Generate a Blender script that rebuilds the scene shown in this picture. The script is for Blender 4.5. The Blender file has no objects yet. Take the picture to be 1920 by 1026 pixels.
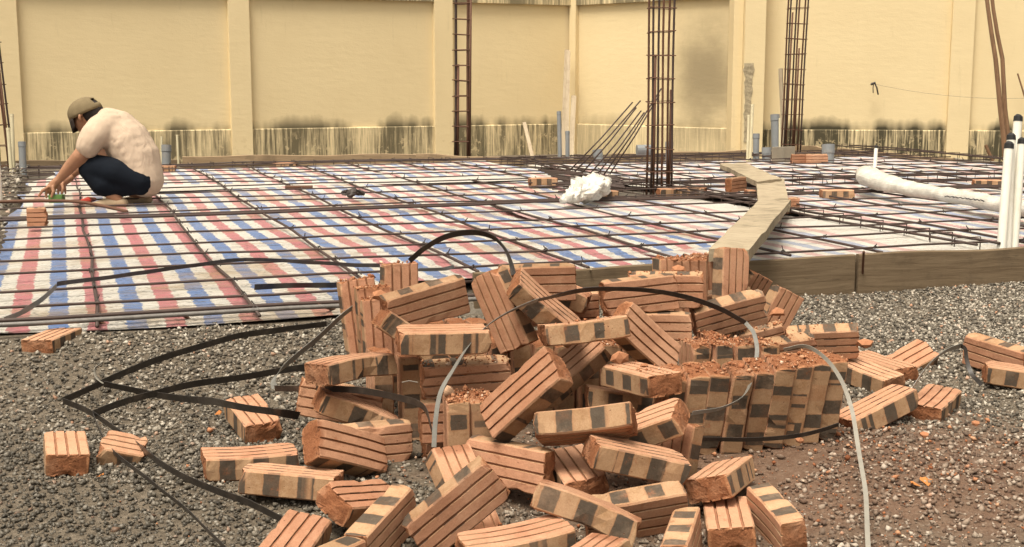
import bpy, math, random
import numpy as np
from mathutils import Vector, Matrix, Quaternion, noise
random.seed(7); rng = np.random.RandomState(7)
C = bpy.context.scene.collection
scene = bpy.context.scene
R_ = math.radians

# ---------------------------------------------------------------- camera, sky, sun, exposure
FPX, VPX, HORIZ = 2400.0, 960.0, 150.0            # focal length and horizon, in the 1920-pixel photograph
CAM_H = 0.94
PITCH = math.atan((513 - HORIZ) / FPX)
cam_d = bpy.data.cameras.new('camera'); cam = bpy.data.objects.new('camera', cam_d); C.objects.link(cam)
cam_d.sensor_width = 36; cam_d.lens = FPX / 1920 * 36
cam_d.clip_start = 0.05; cam_d.clip_end = 500
cam.location = (0, 0, CAM_H); cam.rotation_euler = (math.pi / 2 - PITCH, 0, 0)
scene.camera = cam

SUN_EL, SUN_AZ = R_(68), R_(-150)                   # azimuth measured from +Y (away from the camera) to +X
w = bpy.data.worlds.new('World'); scene.world = w; w.use_nodes = True
nt = w.node_tree; bg = nt.nodes['Background']
sky = nt.nodes.new('ShaderNodeTexSky'); sky.sky_type = 'NISHITA'; sky.sun_disc = False
sky.sun_elevation = SUN_EL; sky.sun_rotation = SUN_AZ
sky.air_density = 1.0; sky.dust_density = 6.0; sky.ozone_density = 0.5
hs = nt.nodes.new('ShaderNodeHueSaturation'); hs.inputs['Saturation'].default_value = 0.18
nt.links.new(sky.outputs[0], hs.inputs['Color'])
mx = nt.nodes.new('ShaderNodeMix'); mx.data_type = 'RGBA'; mx.blend_type = 'MULTIPLY'; mx.inputs[0].default_value = 1
nt.links.new(hs.outputs[0], mx.inputs[6]); mx.inputs[7].default_value = (1.0, 0.93, 0.80, 1)
nt.links.new(mx.outputs[2], bg.inputs['Color']); bg.inputs['Strength'].default_value = 0.075
sd = bpy.data.lights.new('sun', 'SUN'); so = bpy.data.objects.new('sun', sd); C.objects.link(so)
sd.energy = 1.5; sd.angle = R_(24); sd.color = (1.0, 0.92, 0.80)
dirn = Vector((math.sin(SUN_AZ) * math.cos(SUN_EL), math.cos(SUN_AZ) * math.cos(SUN_EL), math.sin(SUN_EL)))
so.rotation_euler = dirn.to_track_quat('Z', 'Y').to_euler(); so.location = (0, 0, 20)
scene.view_settings.view_transform = 'Standard'; scene.view_settings.look = 'None'
scene.view_settings.gamma = 1; scene.view_settings.use_curve_mapping = False
scene.view_settings.exposure = 1.45

# ---------------------------------------------------------------- helpers
cp, sp = math.cos(PITCH), math.sin(PITCH)
def ray(px, py):
    x = (px - VPX) / FPX; y = -(py - 513) / FPX
    return Vector((x, cp + y * sp, -sp + y * cp))
def at(px, py, z=0.0):                            # surveyed point on the level plane z
    r = ray(px, py); return Vector((0, 0, CAM_H)) + r * ((z - CAM_H) / r.z)
def atS(px, py, S):                               # surveyed point where one metre spans S pixels
    return Vector((0, 0, CAM_H)) + ray(px, py) * (FPX / S)

def tag(o, label=None, cat=None, group=None, kind=None):
    if label: o['label'] = label
    if cat: o['category'] = cat
    if group: o['group'] = group
    if kind: o['kind'] = kind
    return o
def empty(name, loc, rz=0, **k):
    o = bpy.data.objects.new(name, None); C.objects.link(o); o.empty_display_size = .1
    o.location = loc; o.rotation_euler = (0, 0, rz); return tag(o, **k)
def link(name, me, mat=None, parent=None, loc=None, **k):
    o = bpy.data.objects.new(name, me); C.objects.link(o)
    if mat is not None and not me.materials: me.materials.append(mat)
    if parent is not None: o.parent = parent
    if loc is not None: o.location = loc
    return tag(o, **k)
def mesh(name, v, f, smooth=False):
    me = bpy.data.meshes.new(name); me.from_pydata([tuple(p) for p in v], [], f); me.update()
    if smooth: me.polygons.foreach_set('use_smooth', [True] * len(me.polygons))
    return me
class MB:
    def __init__(s): s.v = []; s.f = []
    def add(s, v, f):
        n = len(s.v); s.v += [tuple(p) for p in v]; s.f += [tuple(i + n for i in q) for q in f]
    def box(s, p0, p1, jit=0):
        (a, b, c), (d, e, g) = p0, p1
        v = [(x, y, z) for x in (a, d) for y in (b, e) for z in (c, g)]
        s.add(v, [(0, 1, 3, 2), (4, 6, 7, 5), (0, 4, 5, 1), (2, 3, 7, 6), (0, 2, 6, 4), (1, 5, 7, 3)])
    def tube(s, pts, r, n=6, cap=True):
        pts = [Vector(p) for p in pts]; base = len(s.v); rings = []
        prev = None
        for i, p in enumerate(pts):
            t = (pts[min(i + 1, len(pts) - 1)] - pts[max(i - 1, 0)])
            t = t.normalized() if t.length > 1e-9 else Vector((0, 0, 1))
            a = Vector((0, 0, 1)) if abs(t.z) < .9 else Vector((1, 0, 0))
            if prev is not None and (prev - t * prev.dot(t)).length > 1e-4: u = (prev - t * prev.dot(t)).normalized()
            else: u = t.cross(a).normalized()
            prev = u; v = t.cross(u)
            rr = r[i] if hasattr(r, '__len__') else r
            for k in range(n):
                an = 2 * math.pi * k / n
                s.v.append(tuple(p + u * (rr * math.cos(an)) + v * (rr * math.sin(an))))
        for i in range(len(pts) - 1):
            for k in range(n):
                a = base + i * n + k; b = base + i * n + (k + 1) % n
                s.f.append((a, b, b + n, a + n))
        if cap:
            s.f.append(tuple(base + k for k in range(n))[::-1]); s.f.append(tuple(base + (len(pts) - 1) * n + k for k in range(n)))
    def build(s, name, mat, parent=None, smooth=False, **k):
        return link(name, mesh(name, s.v, s.f, smooth), mat, parent, **k)
def spline(pts, n=8):
    P = [Vector(p) for p in pts]; P = [P[0] * 2 - P[1]] + P + [P[-1] * 2 - P[-2]]; out = []
    for i in range(1, len(P) - 2):
        for k in range(n):
            t = k / n; a, b, c, d = P[i - 1], P[i], P[i + 1], P[i + 2]
            out.append(0.5 * ((2 * b) + (c - a) * t + (2 * a - 5 * b + 4 * c - d) * t * t + (3 * b - a - 3 * c + d) * t ** 3))
    out.append(P[-2]); return out

# ---------------------------------------------------------------- materials
class M_:
    def __init__(s, name, rough=.8, spec=.3):
        s.m = bpy.data.materials.new(name); s.m.use_nodes = True; s.t = s.m.node_tree
        s.b = s.t.nodes['Principled BSDF']; s.b.inputs['Roughness'].default_value = rough
        s.b.inputs['Specular IOR Level'].default_value = spec
    def n(s, typ, **k):
        x = s.t.nodes.new('ShaderNode' + typ)
        for a, v in k.items(): setattr(x, a, v)
        return x
    def set(s, sock, v):
        if hasattr(v, 'is_output') or hasattr(v, 'links'): s.t.links.new(v, sock)
        else:
            if isinstance(v, (tuple, list)) and len(v) == 3 and sock.type == 'RGBA': v = (*v, 1)
            sock.default_value = v
    def co(s, which='Object'): return s.n('TexCoord').outputs[which]
    def mapping(s, vec, scale=(1, 1, 1), loc=(0, 0, 0), rot=(0, 0, 0)):
        m = s.n('Mapping'); s.set(m.inputs[0], vec); m.inputs['Scale'].default_value = scale
        m.inputs['Location'].default_value = loc; m.inputs['Rotation'].default_value = rot; return m.outputs[0]
    def noise(s, vec, scale=5, detail=4, rough=.6, dist=0, out='Fac'):
        x = s.n('TexNoise'); s.set(x.inputs['Vector'], vec); x.inputs['Scale'].default_value = scale
        x.inputs['Detail'].default_value = detail; x.inputs['Roughness'].default_value = rough
        x.inputs['Distortion'].default_value = dist; return x.outputs[out]
    def vor(s, vec, scale=5, feature='F1', out='Distance', rand=1):
        x = s.n('TexVoronoi', feature=feature); s.set(x.inputs['Vector'], vec); x.inputs['Scale'].default_value = scale
        x.inputs['Randomness'].default_value = rand; return x.outputs[out]
    def ramp(s, fac, stops, interp='LINEAR'):
        x = s.n('ValToRGB'); s.set(x.inputs[0], fac); r = x.color_ramp; r.interpolation = interp
        while len(r.elements) < len(stops): r.elements.new(.5)
        for e, (p, c) in zip(r.elements, stops):
            e.position = p; e.color = (c, c, c, 1) if not isinstance(c, tuple) else (*c, 1)
        return x.outputs[0]
    def mix(s, f, a, b, mode='MIX'):
        x = s.n('Mix', data_type='RGBA', blend_type=mode); s.set(x.inputs[0], f)
        for sk, v in ((x.inputs[6], a), (x.inputs[7], b)): s.set(sk, v)
        return x.outputs[2]
    def math(s, op, a, b=0.0, c=0.0, clamp=False):
        x = s.n('Math', operation=op, use_clamp=clamp); s.set(x.inputs[0], a); s.set(x.inputs[1], b); s.set(x.inputs[2], c)
        return x.outputs[0]
    def mr(s, v, a, b, c=0., d=1.):
        x = s.n('MapRange'); s.set(x.inputs[0], v)
        for i, q in enumerate((a, b, c, d)): s.set(x.inputs[i + 1], q)
        return x.outputs[0]
    def sep(s, v): x = s.n('SeparateXYZ'); s.set(x.inputs[0], v); return x.outputs
    def comb(s, a, b, c):
        x = s.n('CombineXYZ'); s.set(x.inputs[0], a); s.set(x.inputs[1], b); s.set(x.inputs[2], c); return x.outputs[0]
    def rnd(s): return s.n('ObjectInfo').outputs['Random']
    def color(s, c): s.set(s.b.inputs['Base Color'], c)
    def rough(s, c): s.set(s.b.inputs['Roughness'], c)
    def bump(s, h, strength=.4, dist=.01, prev=None):
        x = s.n('Bump'); s.set(x.inputs['Height'], h); x.inputs['Strength'].default_value = strength
        x.inputs['Distance'].default_value = dist
        if prev is not None: s.set(x.inputs['Normal'], prev)
        s.set(s.b.inputs['Normal'], x.outputs[0]); return x.outputs[0]
    def shift(s, co, k=17.0):                     # decorrelate alike objects
        x = s.n('VectorMath', operation='ADD'); s.set(x.inputs[0], co)
        r = s.math('MULTIPLY', s.rnd(), k); s.set(x.inputs[1], s.comb(r, s.math('MULTIPLY', r, 1.7), s.math('MULTIPLY', r, .6)))
        return x.outputs[0]

def mat_brick():
    m = M_('fired_clay', .92, .15); co = m.co(); so_ = m.shift(co)
    x, y, z = m.sep(co); nx, ny, nz = m.sep(m.co('Normal'))
    r = m.rnd()
    wn = m.n('TexWhiteNoise', noise_dimensions='1D'); m.set(wn.inputs['W'], m.math('MULTIPLY', r, 91.7)); r2 = wn.outputs[0]
    big = m.noise(so_, 9, 3, .6)
    face = m.mix(big, (.35, .165, .095), (.53, .285, .18))
    face = m.mix(m.math('MULTIPLY', r2, .45), face, (.53, .32, .20))
    face = m.mix(m.mr(m.math('SUBTRACT', 1, r), .72, 1, 0, .35), face, (.36, .17, .09))
    # smooth edge faces: paler, with grey-black fire marks in blocks along the length
    edge = m.mix(m.noise(so_, 14, 4, .65), (.29, .17, .095), (.50, .335, .20))
    px = m.math('ADD', x, m.math('ADD', m.math('MULTIPLY', r2, .085), m.math('MULTIPLY', m.math('SUBTRACT', m.noise(so_, 45, 2), .5), .006)))
    fr = m.math('FRACT', m.math('DIVIDE', m.math('ADD', px, 1.0), .078))
    blk = m.math('MULTIPLY', m.mr(fr, .06, .085), m.mr(fr, .56, .53))
    zz = m.math('ABSOLUTE', m.math('ADD', z, m.math('MULTIPLY', m.math('SUBTRACT', m.noise(so_, 60, 2), .5), .006)))
    lim = m.math('ADD', .0195, m.math('MULTIPLY', m.math('FRACT', m.math('MULTIPLY', r, 13.7)), .011)); blk = m.math('MULTIPLY', blk, m.mr(zz, lim, m.math('SUBTRACT', lim, .0022)))
    side = m.math('ADD', m.math('MULTIPLY', ny, 7.3), m.math('MULTIPLY', r, 5))
    blk = m.math('MULTIPLY', blk, m.mr(m.noise(m.comb(side, m.math('MULTIPLY', x, 9), r2), 3, 0), .33, .36))
    dark = m.mix(m.noise(so_, 38, 4, .7), (.028, .024, .019), (.105, .09, .072))
    edge = m.mix(m.mr(m.noise(so_, 17, 5, .75), .52, .66, 0, .6), edge, (.27, .15, .07))
    rim = m.math('MULTIPLY', m.mr(fr, .0, .06), m.mr(fr, .62, .56))
    edge = m.mix(m.math('MULTIPLY', m.math('MULTIPLY', rim, m.mr(zz, .0275, .026)), .35), edge, (.34, .16, .08))
    edge = m.mix(m.math('MULTIPLY', blk, .93), edge, dark)
    ye = m.mr(m.math('ABSOLUTE', ny), .6, .8)
    col = m.mix(ye, face, edge)
    endc = m.mix(m.noise(so_, 55, 4, .7), (.19, .07, .03), (.47, .235, .12))
    xe = m.mr(m.math('ABSOLUTE', nx), .45, .7)
    col = m.mix(xe, col, endc)
    col = m.mix(1, col, m.ramp(m.math('FRACT', m.math('MULTIPLY', r, 37.3)), [(0, (.76, .74, .72)), (.5, (1.0, 1.0, 1.0)), (1, (1.16, 1.16, 1.16))]), 'MULTIPLY')
    blot = m.mr(m.noise(so_, 13, 6, .8), .50, .68); col = m.mix(m.math('MULTIPLY', blot, .42), col, (.20, .095, .05))
    # darker groove floors, dust, chips, pits
    deep = m.mr(m.math('ABSOLUTE', z), .0262, .0245); notedge = m.math('MULTIPLY', deep, m.mr(m.math('ABSOLUTE', y), .044, .040))
    col = m.mix(m.math('MULTIPLY', notedge, .6), col, (.20, .072, .032))
    pit = m.mr(m.vor(so_, 62, out='Distance'), .13, .05); pitm = m.math('MULTIPLY', pit, m.mr(m.noise(so_, 20, 1), .5, .62))
    col = m.mix(m.math('MULTIPLY', pitm, .8), col, (.15, .055, .03))
    red = m.mr(m.noise(so_, 26, 5, .75), .62, .72); col = m.mix(m.math('MULTIPLY', red, .5), col, (.33, .105, .045))
    dust = m.mr(m.noise(so_, 6, 5, .7), .52, .75); col = m.mix(m.math('MULTIPLY', dust, .35), col, (.62, .42, .28))
    fine = m.noise(so_, 300, 3, .7); col = m.mix(.35, col, m.ramp(fine, [(.3, (.5, .43, .37)), (.65, (1, 1, 1))]), 'MULTIPLY')
    m.color(col)
    ep = m.math('MULTIPLY', m.math('MULTIPLY', m.mr(m.vor(so_, 95), .32, .12), m.mr(m.noise(so_, 30, 2), .42, .55)), xe)
    col = m.mix(m.math('MULTIPLY', ep, .8), col, (.10, .035, .018)); m.color(col)
    h = m.math('ADD', m.math('MULTIPLY', m.noise(so_, 120, 5, .75), m.mr(xe, 0, 1, .5, 2.2)), m.math('MULTIPLY', pitm, -.8))
    h = m.math('ADD', h, m.math('MULTIPLY', m.noise(so_, 22, 3), .5))
    m.bump(h, .6, .0035); return m.m
def mat_crumb():
    m = M_('brick_rubble', .95, .1); g = m.n('NewGeometry').outputs['Random Per Island']
    c = m.ramp(g, [(0, (.18, .065, .03)), (.4, (.34, .14, .07)), (.8, (.44, .22, .12)), (.95, (.52, .32, .2)), (1, (.7, .55, .42))])
    m.color(m.mix(.3, c, m.ramp(m.noise(m.co(), 90, 3), [(.3, .5), (.7, 1.)]), 'MULTIPLY')); return m.m
def mat_gravel():
    m = M_('crushed_stone', .8, .35); g = m.n('NewGeometry').outputs['Random Per Island']
    c = m.ramp(g, [(0, (.055, .046, .036)), (.28, (.105, .09, .07)), (.52, (.18, .156, .122)), (.70, (.29, .252, .20)), (.86, (.39, .345, .28)), (.96, (.53, .48, .40)), (1, (.42, .22, .13))])
    co = m.co(); x, y, z = m.sep(co)
    # wetter, mud-smeared stones, plus vignette shade painted in, towards the left front; brick-red dust around the pile
    wet_vignette = m.mr(m.math('ADD', m.math('MULTIPLY', m.noise(co, 1.6, 4, .6), 1.5), m.math('ADD', m.math('MULTIPLY', x, -.35), m.math('MULTIPLY', m.math('SUBTRACT', 3.1, y), m.mr(x, -.2, -1.0, 0, .7)))), .62, 1.25)
    c = m.mix(m.math('MULTIPLY', wet_vignette, .72), c, (.040, .034, .024))
    dx = m.math('DIVIDE', m.math('SUBTRACT', x, .75), .80); dy = m.math('DIVIDE', m.math('SUBTRACT', y, 2.95), .45)
    d = m.math('ADD', m.math('MULTIPLY', dx, dx), m.math('MULTIPLY', dy, dy))
    rd = m.mr(m.math('ADD', d, m.math('MULTIPLY', m.math('SUBTRACT', m.noise(co, 7, 4), .5), 1.8)), 1.5, .35)
    c = m.mix(m.math('MULTIPLY', rd, .26), c, (.27, .115, .06))
    c = m.mix(.4, c, m.ramp(m.noise(co, 240, 3), [(.3, .5), (.7, 1.)]), 'MULTIPLY')
    m.color(c); m.rough(m.mr(wet_vignette, 0, 1, .85, .5)); return m.m
def mat_ground():
    m = M_('gritty_mud', .85, .3); co = m.co(); x, y, z = m.sep(co)
    c = m.ramp(m.noise(co, 60, 6, .8), [(.3, (.05, .039, .028)), (.5, (.12, .096, .068)), (.68, (.22, .18, .135)), (.8, (.34, .29, .22))])
    dx = m.math('DIVIDE', m.math('SUBTRACT', x, .7), .85); dy = m.math('DIVIDE', m.math('SUBTRACT', y, 3.05), .6)
    d = m.math('ADD', m.math('MULTIPLY', dx, dx), m.math('MULTIPLY', dy, dy))
    rd = m.mr(m.math('ADD', d, m.math('MULTIPLY', m.math('SUBTRACT', m.noise(co, 7, 4), .5), 1.6)), 1.4, .3)
    c = m.mix(m.math('MULTIPLY', rd, .4), c, (.20, .085, .045))
    m.color(c); m.bump(m.noise(co, 90, 5, .75), .8, .012); return m.m
def mat_mud():
    m = M_('wet_concrete_mud', .75, .3); co = m.co()
    c = m.ramp(m.noise(co, 14, 6, .7), [(.3, (.055, .045, .034)), (.5, (.13, .11, .085)), (.75, (.23, .20, .16))])
    m.color(c); m.bump(m.noise(co, 45, 6, .75), .8, .02); return m.m
def mat_tarp(seed, u0, u1, white_lo=None, white_hi=None, wv=None, dirt=1.0, phase=0.0, fade=(0, 1, 0, 0)):
    m = M_('woven_plastic_%d' % seed, .42, .35); co = m.co(); x, y, z = m.sep(co)
    wob = m.math('MULTIPLY', m.math('SUBTRACT', m.noise(m.mapping(co, (1.2, 7, 1)), 3, 4, .7), .5), .045)
    xx = m.math('ADD', m.math('ADD', x, phase), wob)
    fr = m.math('FRACT', m.math('DIVIDE', m.math('ADD', xx, 49.4), .247))
    wht = (.84, .80, .72)
    c = m.ramp(fr, [(0, (.64, .20, .23)), (.26, wht), (.5, (.13, .25, .56)), (.76, wht)], 'CONSTANT')
    # frayed stripe edges and faded weave, then sky glare painted in as a whitening along the sheet
    c = m.mix(m.mr(m.noise(m.mapping(co, (5, 50, 1)), 3, 4, .85), .50, .72, 0, .55), c, wht)
    c = m.mix(m.mr(m.math('ADD', y, m.math('MULTIPLY', m.noise(co, 1.1, 3), 1.5)), *fade), c, wht)
    if white_lo is not None: c = m.mix(m.mr(m.math('ADD', x, wob), white_lo, white_lo + .02, 1, 0), c, wht)
    if white_hi is not None: c = m.mix(m.mr(m.math('ADD', x, wob), white_hi, white_hi + .02), c, wht)
    if wv is not None: c = m.mix(m.mr(m.math('ABSOLUTE', m.math('SUBTRACT', y, wv[0])), wv[1], wv[1] + .02, 1, 0), c, wht)
    st = m.mr(m.noise(m.mapping(co, (1, 2.2, 1)), 1.5, 6, .7), .50, .62)
    c = m.mix(m.math('MULTIPLY', st, .55 * dirt), c, (.46, .30, .13))
    near = m.mr(y, 0, 3.4, 1, .0)
    sp_ = m.mr(m.noise(m.mapping(co, (5, 22, 1)), 3.2, 7, .88), .50, .57)
    c = m.mix(m.math('MULTIPLY', sp_, m.mr(near, 0, 1, .25 * dirt, .72 * dirt)), c, (.30, .25, .17))
    dots = m.math('MULTIPLY', m.mr(m.vor(m.mapping(co, (1, 1.6, 1)), 34), .30, .16), m.mr(m.noise(co, 5, 3), .46, .54))
    c = m.mix(m.math('MULTIPLY', dots, .8 * dirt), c, (.06, .045, .03))
    m.color(c); m.bump(m.noise(m.mapping(co, (2.2, 16, 1)), 3, 7, .78), .9, .05)
    return m.m
def mat_rebar(name, c0, c1, rough=.75):
    m = M_(name, rough, .35); co = m.co(); m.color(m.mix(m.noise(co, 9, 5, .7), c0, c1))
    # rolled ribs
    g = m.co('Generated'); m.bump(m.noise(co, 180, 2), .5, .002); return m.m
def mat_wood(name, a, b, sc=(1, 14, 14), stain=(.10, .075, .05), sa=.5, grain_bump=.4):
    m = M_(name, .88, .2); co = m.shift(m.co()); g = m.noise(m.mapping(co, sc), 4, 6, .7, .6)
    c = m.mix(m.ramp(g, [(.25, 0.), (.75, 1.)]), a, b)
    c = m.mix(m.math('MULTIPLY', m.mr(m.noise(co, 4, 5, .7), .5, .68), sa), c, stain)
    c = m.mix(m.math('MULTIPLY', m.mr(m.noise(m.mapping(co, sc), 9, 3, .8), .62, .7), .6), c, stain)
    m.color(c); m.bump(g, grain_bump, .006); return m.m
def mat_plain(name, c, rough=.5, spec=.4, var=.25, sc=12, bump=.1, dirt=None):
    m = M_(name, rough, spec); co = m.shift(m.co()); n = m.noise(co, sc, 5, .65)
    d = tuple(v * (1 - var) for v in c); col = m.mix(m.ramp(n, [(.3, 0.), (.7, 1.)]), d, c)
    if dirt: col = m.mix(m.math('MULTIPLY', m.mr(m.noise(co, sc * .6, 6, .75), .52, .7), .7), col, dirt)
    m.color(col)
    if bump: m.bump(m.noise(co, sc * 8, 4), bump, .004)
    return m.m
def mat_wall(name, ledge=.38, mold=1.0, soot=None, stain_r=0.0):
    # plastered wall, world-scale object coordinates: x along the wall, z up
    m = M_(name, .9, .15); co = m.co(); x, y, z = m.sep(co)
    base = m.mix(m.noise(co, .9, 5, .6), (.65, .525, .31), (.77, .64, .395))
    base = m.mix(m.mr(m.noise(m.mapping(co, (1, 1, .5)), 3.2, 6, .7), .52, .75, 0, .35), base, (.66, .53, .31))
    base = m.mix(m.mr(m.noise(m.mapping(co, (5, 1, .6)), 2.4, 5, .7), .60, .80, 0, .30), base, (.36, .28, .16))
    streak = m.noise(m.mapping(co, (11, 1, .55)), 2.2, 5, .75)
    broad = m.noise(m.mapping(co, (1, 1, .15)), 1.9, 3, .6)
    below = m.mr(z, ledge + .004, ledge - .004)
    dk = m.mr(m.math('ADD', m.math('MULTIPLY', streak, .62), m.math('MULTIPLY', broad, .60)), .505, .66)
    dkb = m.math('MULTIPLY', m.math('MULTIPLY', dk, below), .88 * mold)
    peel = m.mr(m.noise(co, 11, 4, .7), .57, .62); low = m.mr(z, .30, .12)
    # damp growth just above the ledge
    hgt = m.math('ADD', m.math('MULTIPLY', broad, .42), m.math('MULTIPLY', m.noise(co, 9, 4), .12))
    ab = m.math('MULTIPLY', m.mr(m.math('SUBTRACT', z, ledge), 0, m.math('MAXIMUM', m.math('SUBTRACT', hgt, .13), .03), 1, 0), m.mr(z, ledge - .004, ledge + .002))
    ab = m.math('MULTIPLY', m.math('MULTIPLY', ab, m.mr(broad, .36, .54)), .95 * mold)
    c = m.mix(dkb, base, (.075, .065, .04)); c = m.mix(ab, c, (.06, .052, .032))
    c = m.mix(m.math('MULTIPLY', m.math('MULTIPLY', peel, low), .6), c, (.62, .50, .30))
    if soot:
        cx, w_, cz, h_ = soot
        a = m.math('DIVIDE', m.math('SUBTRACT', x, cx), w_); b = m.math('DIVIDE', m.math('SUBTRACT', z, cz), h_)
        d = m.math('SQRT', m.math('ADD', m.math('MULTIPLY', a, a), m.math('MULTIPLY', b, b)))
        d = m.math('ADD', d, m.math('MULTIPLY', m.math('SUBTRACT', m.noise(co, 2.5, 4), .5), .7))
        s_ = m.n('MapRange', interpolation_type='SMOOTHSTEP'); m.set(s_.inputs[0], d)
        for i, q in enumerate((1.25, .1, 0, .72)): s_.inputs[i + 1].default_value = q
        c = m.mix(s_.outputs[0], c, (.15, .12, .075))
    cr = m.mr(m.vor(m.mapping(co, (1, 1, 1)), 2.2, 'DISTANCE_TO_EDGE'), .004, .0, 0, .0)
    m.color(c); m.bump(m.math('ADD', m.noise(m.mapping(co, (1, 1, 3)), 5, 6, .65), m.math('MULTIPLY', m.noise(co, 60, 3), .2)), .22, .015)
    return m.m
MT = {}
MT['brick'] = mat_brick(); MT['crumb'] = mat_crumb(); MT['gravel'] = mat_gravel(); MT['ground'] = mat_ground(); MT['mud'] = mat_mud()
MT['rebar'] = mat_rebar('mill_scale_steel', (.030, .021, .019), (.075, .045, .034), .6)
MT['rust'] = mat_rebar('rusted_steel', (.065, .030, .018), (.14, .065, .035))
MT['steel'] = mat_plain('ribbed_grey_steel', (.17, .155, .14), .45, .5, .4, 40, .3)
MT['tie'] = mat_plain('annealed_wire', (.045, .035, .03), .6)
MT['formwork'] = mat_wood('weathered_formwork_board', (.105, .072, .042), (.21, .155, .098), (.6, 12, 12), (.06, .045, .03), .5)
MT['board'] = mat_wood('pale_sawn_board', (.24, .165, .095), (.38, .28, .175), (.6, 12, 12), (.13, .095, .06), .5)
MT['plank'] = mat_wood('mud_caked_plank', (.24, .19, .125), (.42, .35, .245), (2, 6, 6), (.12, .095, .06), .7, .9)
MT['stick'] = mat_wood('grey_stick', (.28, .22, .15), (.42, .35, .25), (9, 9, .6), (.15, .11, .07), .4)
MT['bamboo'] = mat_wood('brown_pole', (.13, .07, .04), (.25, .15, .085), (12, 12, .8), (.07, .04, .025), .4)
MT['pvc'] = mat_plain('grey_pvc', (.20, .21, .215), .45, .4, .15, 8, .05, (.24, .21, .17))
MT['cream'] = mat_plain('cream_pvc', (.56, .50, .33), .45, .4, .15, 8, .05)
MT['white'] = mat_plain('white_pvc', (.80, .77, .68), .35, .5, .08, 6, .03, (.60, .55, .44))
MT['black'] = mat_plain('black_plastic', (.018, .017, .017), .45, .4)
MT['strap_black'] = mat_plain('black_strapping', (.035, .029, .025), .38, .5, .4, 30, .1, (.09, .07, .055))
MT['strap_grey'] = mat_plain('grey_strapping', (.20, .195, .175), .35, .5, .25, 30, .1)
MT['strap_pale'] = mat_plain('pale_strapping', (.27, .25, .21), .4, .5, .2, 30, .1)
MT['film'] = mat_plain('cloudy_plastic_film', (.66, .63, .56), .22, .7, .3, 14, .9, (.42, .38, .30))
MT['skin'] = mat_plain('tanned_skin', (.36, .185, .105), .55, .35, .18, 14, .1)
_m = M_('beige_cotton', .95, .1); _c = _m.mapping(_m.co(), (1, 1.5, .55), rot=(0, .6, 0))
_m.color(_m.mix(_m.noise(_m.co(), 6, 5, .65), (.43, .33, .245), (.54, .425, .32))); _m.bump(_m.math('ADD', _m.noise(_c, 9, 3, .5, 1.2), _m.math('MULTIPLY', _m.noise(_c, 28, 2), .15)), .55, .03); MT['shirt'] = _m.m
MT['shorts'] = mat_plain('navy_cotton', (.007, .010, .016), .9, .15, .3, 9, .3)
MT['cap'] = mat_plain('olive_canvas', (.20, .155, .09), .9, .1, .2, 25, .2)
MT['cap_dark'] = mat_plain('dark_canvas', (.04, .03, .025), .9, .1)
MT['hair'] = mat_plain('black_hair', (.02, .014, .012), .6, .3, .4, 40, .3)
MT['shoe'] = mat_plain('tan_rubber', (.42, .31, .20), .7, .2, .25, 20, .2)
MT['green'] = mat_plain('green_plastic', (.10, .20, .05), .5, .4)
MT['redplastic'] = mat_plain('red_plastic', (.45, .05, .03), .5, .4)
MT['leaf'] = mat_plain('dry_leaf', (.50, .20, .06), .8, .2)
MT['concrete'] = mat_plain('grey_cement_board', (.27, .235, .18), .9, .1, .2, 9, .3)

# ---------------------------------------------------------------- setting: ground
EU = Vector((.9438, .3305, 0)); EV = Vector((-.3305, .9438, 0)); YAW = math.atan2(.3305, .9438)
def UV(u, v, z=0.0): return EU * u + EV * v + Vector((0, 0, z))
def uv_of(p): return (p.x * EU.x + p.y * EU.y, p.x * EV.x + p.y * EV.y)

def grid_mesh(name, xs, ys, fz):
    nx_, ny_ = len(xs), len(ys); X, Y = np.meshgrid(xs, ys); Z = fz(X, Y)
    v = np.stack([X, Y, Z], -1).reshape(-1, 3)
    i = np.arange(ny_ - 1)[:, None] * nx_ + np.arange(nx_ - 1)[None]; i = i.ravel()
    f = np.stack([i, i + 1, i + nx_ + 1, i + nx_], 1)
    me = bpy.data.meshes.new(name); me.vertices.add(len(v)); me.vertices.foreach_set('co', v.ravel())
    me.loops.add(len(f) * 4); me.loops.foreach_set('vertex_index', f.ravel())
    me.polygons.add(len(f)); me.polygons.foreach_set('loop_start', np.arange(len(f)) * 4)
    me.polygons.foreach_set('use_smooth', np.ones(len(f), bool)); me.update(calc_edges=True); return me
def waves(X, Y, seed, n=24, lo=1., hi=12., ax_=(1, 1)):
    r = np.random.RandomState(seed); Z = 0
    for k in range(n):
        f = lo * (hi / lo) ** (k / n); a = r.uniform(0, 6.28)
        Z = Z + np.sin(X * f * math.cos(a) * ax_[0] + Y * f * math.sin(a) * ax_[1] + r.uniform(0, 6.28)) / f
    return Z
def gz(X, Y):
    U = X * EU.x + Y * EU.y; V = X * EV.x + Y * EV.y
    z = .006 * waves(X, Y, 3, 20, 1.5, 14)
    out = np.clip((V - 12.6) / .5, 0, 1); out = np.maximum(out, np.clip((U - 8.75) / .4, 0, 1))
    z = z - .14 * out
    rp = np.clip((V - 3.45) / .85, 0, 1); rp = rp * rp * (3 - 2 * rp) * np.clip((1.5 - U) / .5, 0, 1) * (V < 12.6)
    z = z + .136 * rp - .036 * np.clip((2.88 - Y) / .25, 0, 1)
    ins = (U > -.3) & (U < 8.4) & (V > np.where(U < 1.2, 4.75, 4.95)) & (V < 12.3)
    return np.where(ins, np.minimum(z, -.02), z)
xs = np.concatenate([np.linspace(-60, -6, 12), np.linspace(-5.9, 7, 216), np.linspace(8, 60, 12)])
ys = np.concatenate([np.linspace(-30, 1, 8), np.linspace(1.1, 18, 280), np.linspace(19, 80, 12)])
link('ground', grid_mesh('ground', xs, ys, gz), MT['ground'], kind='structure')

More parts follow.
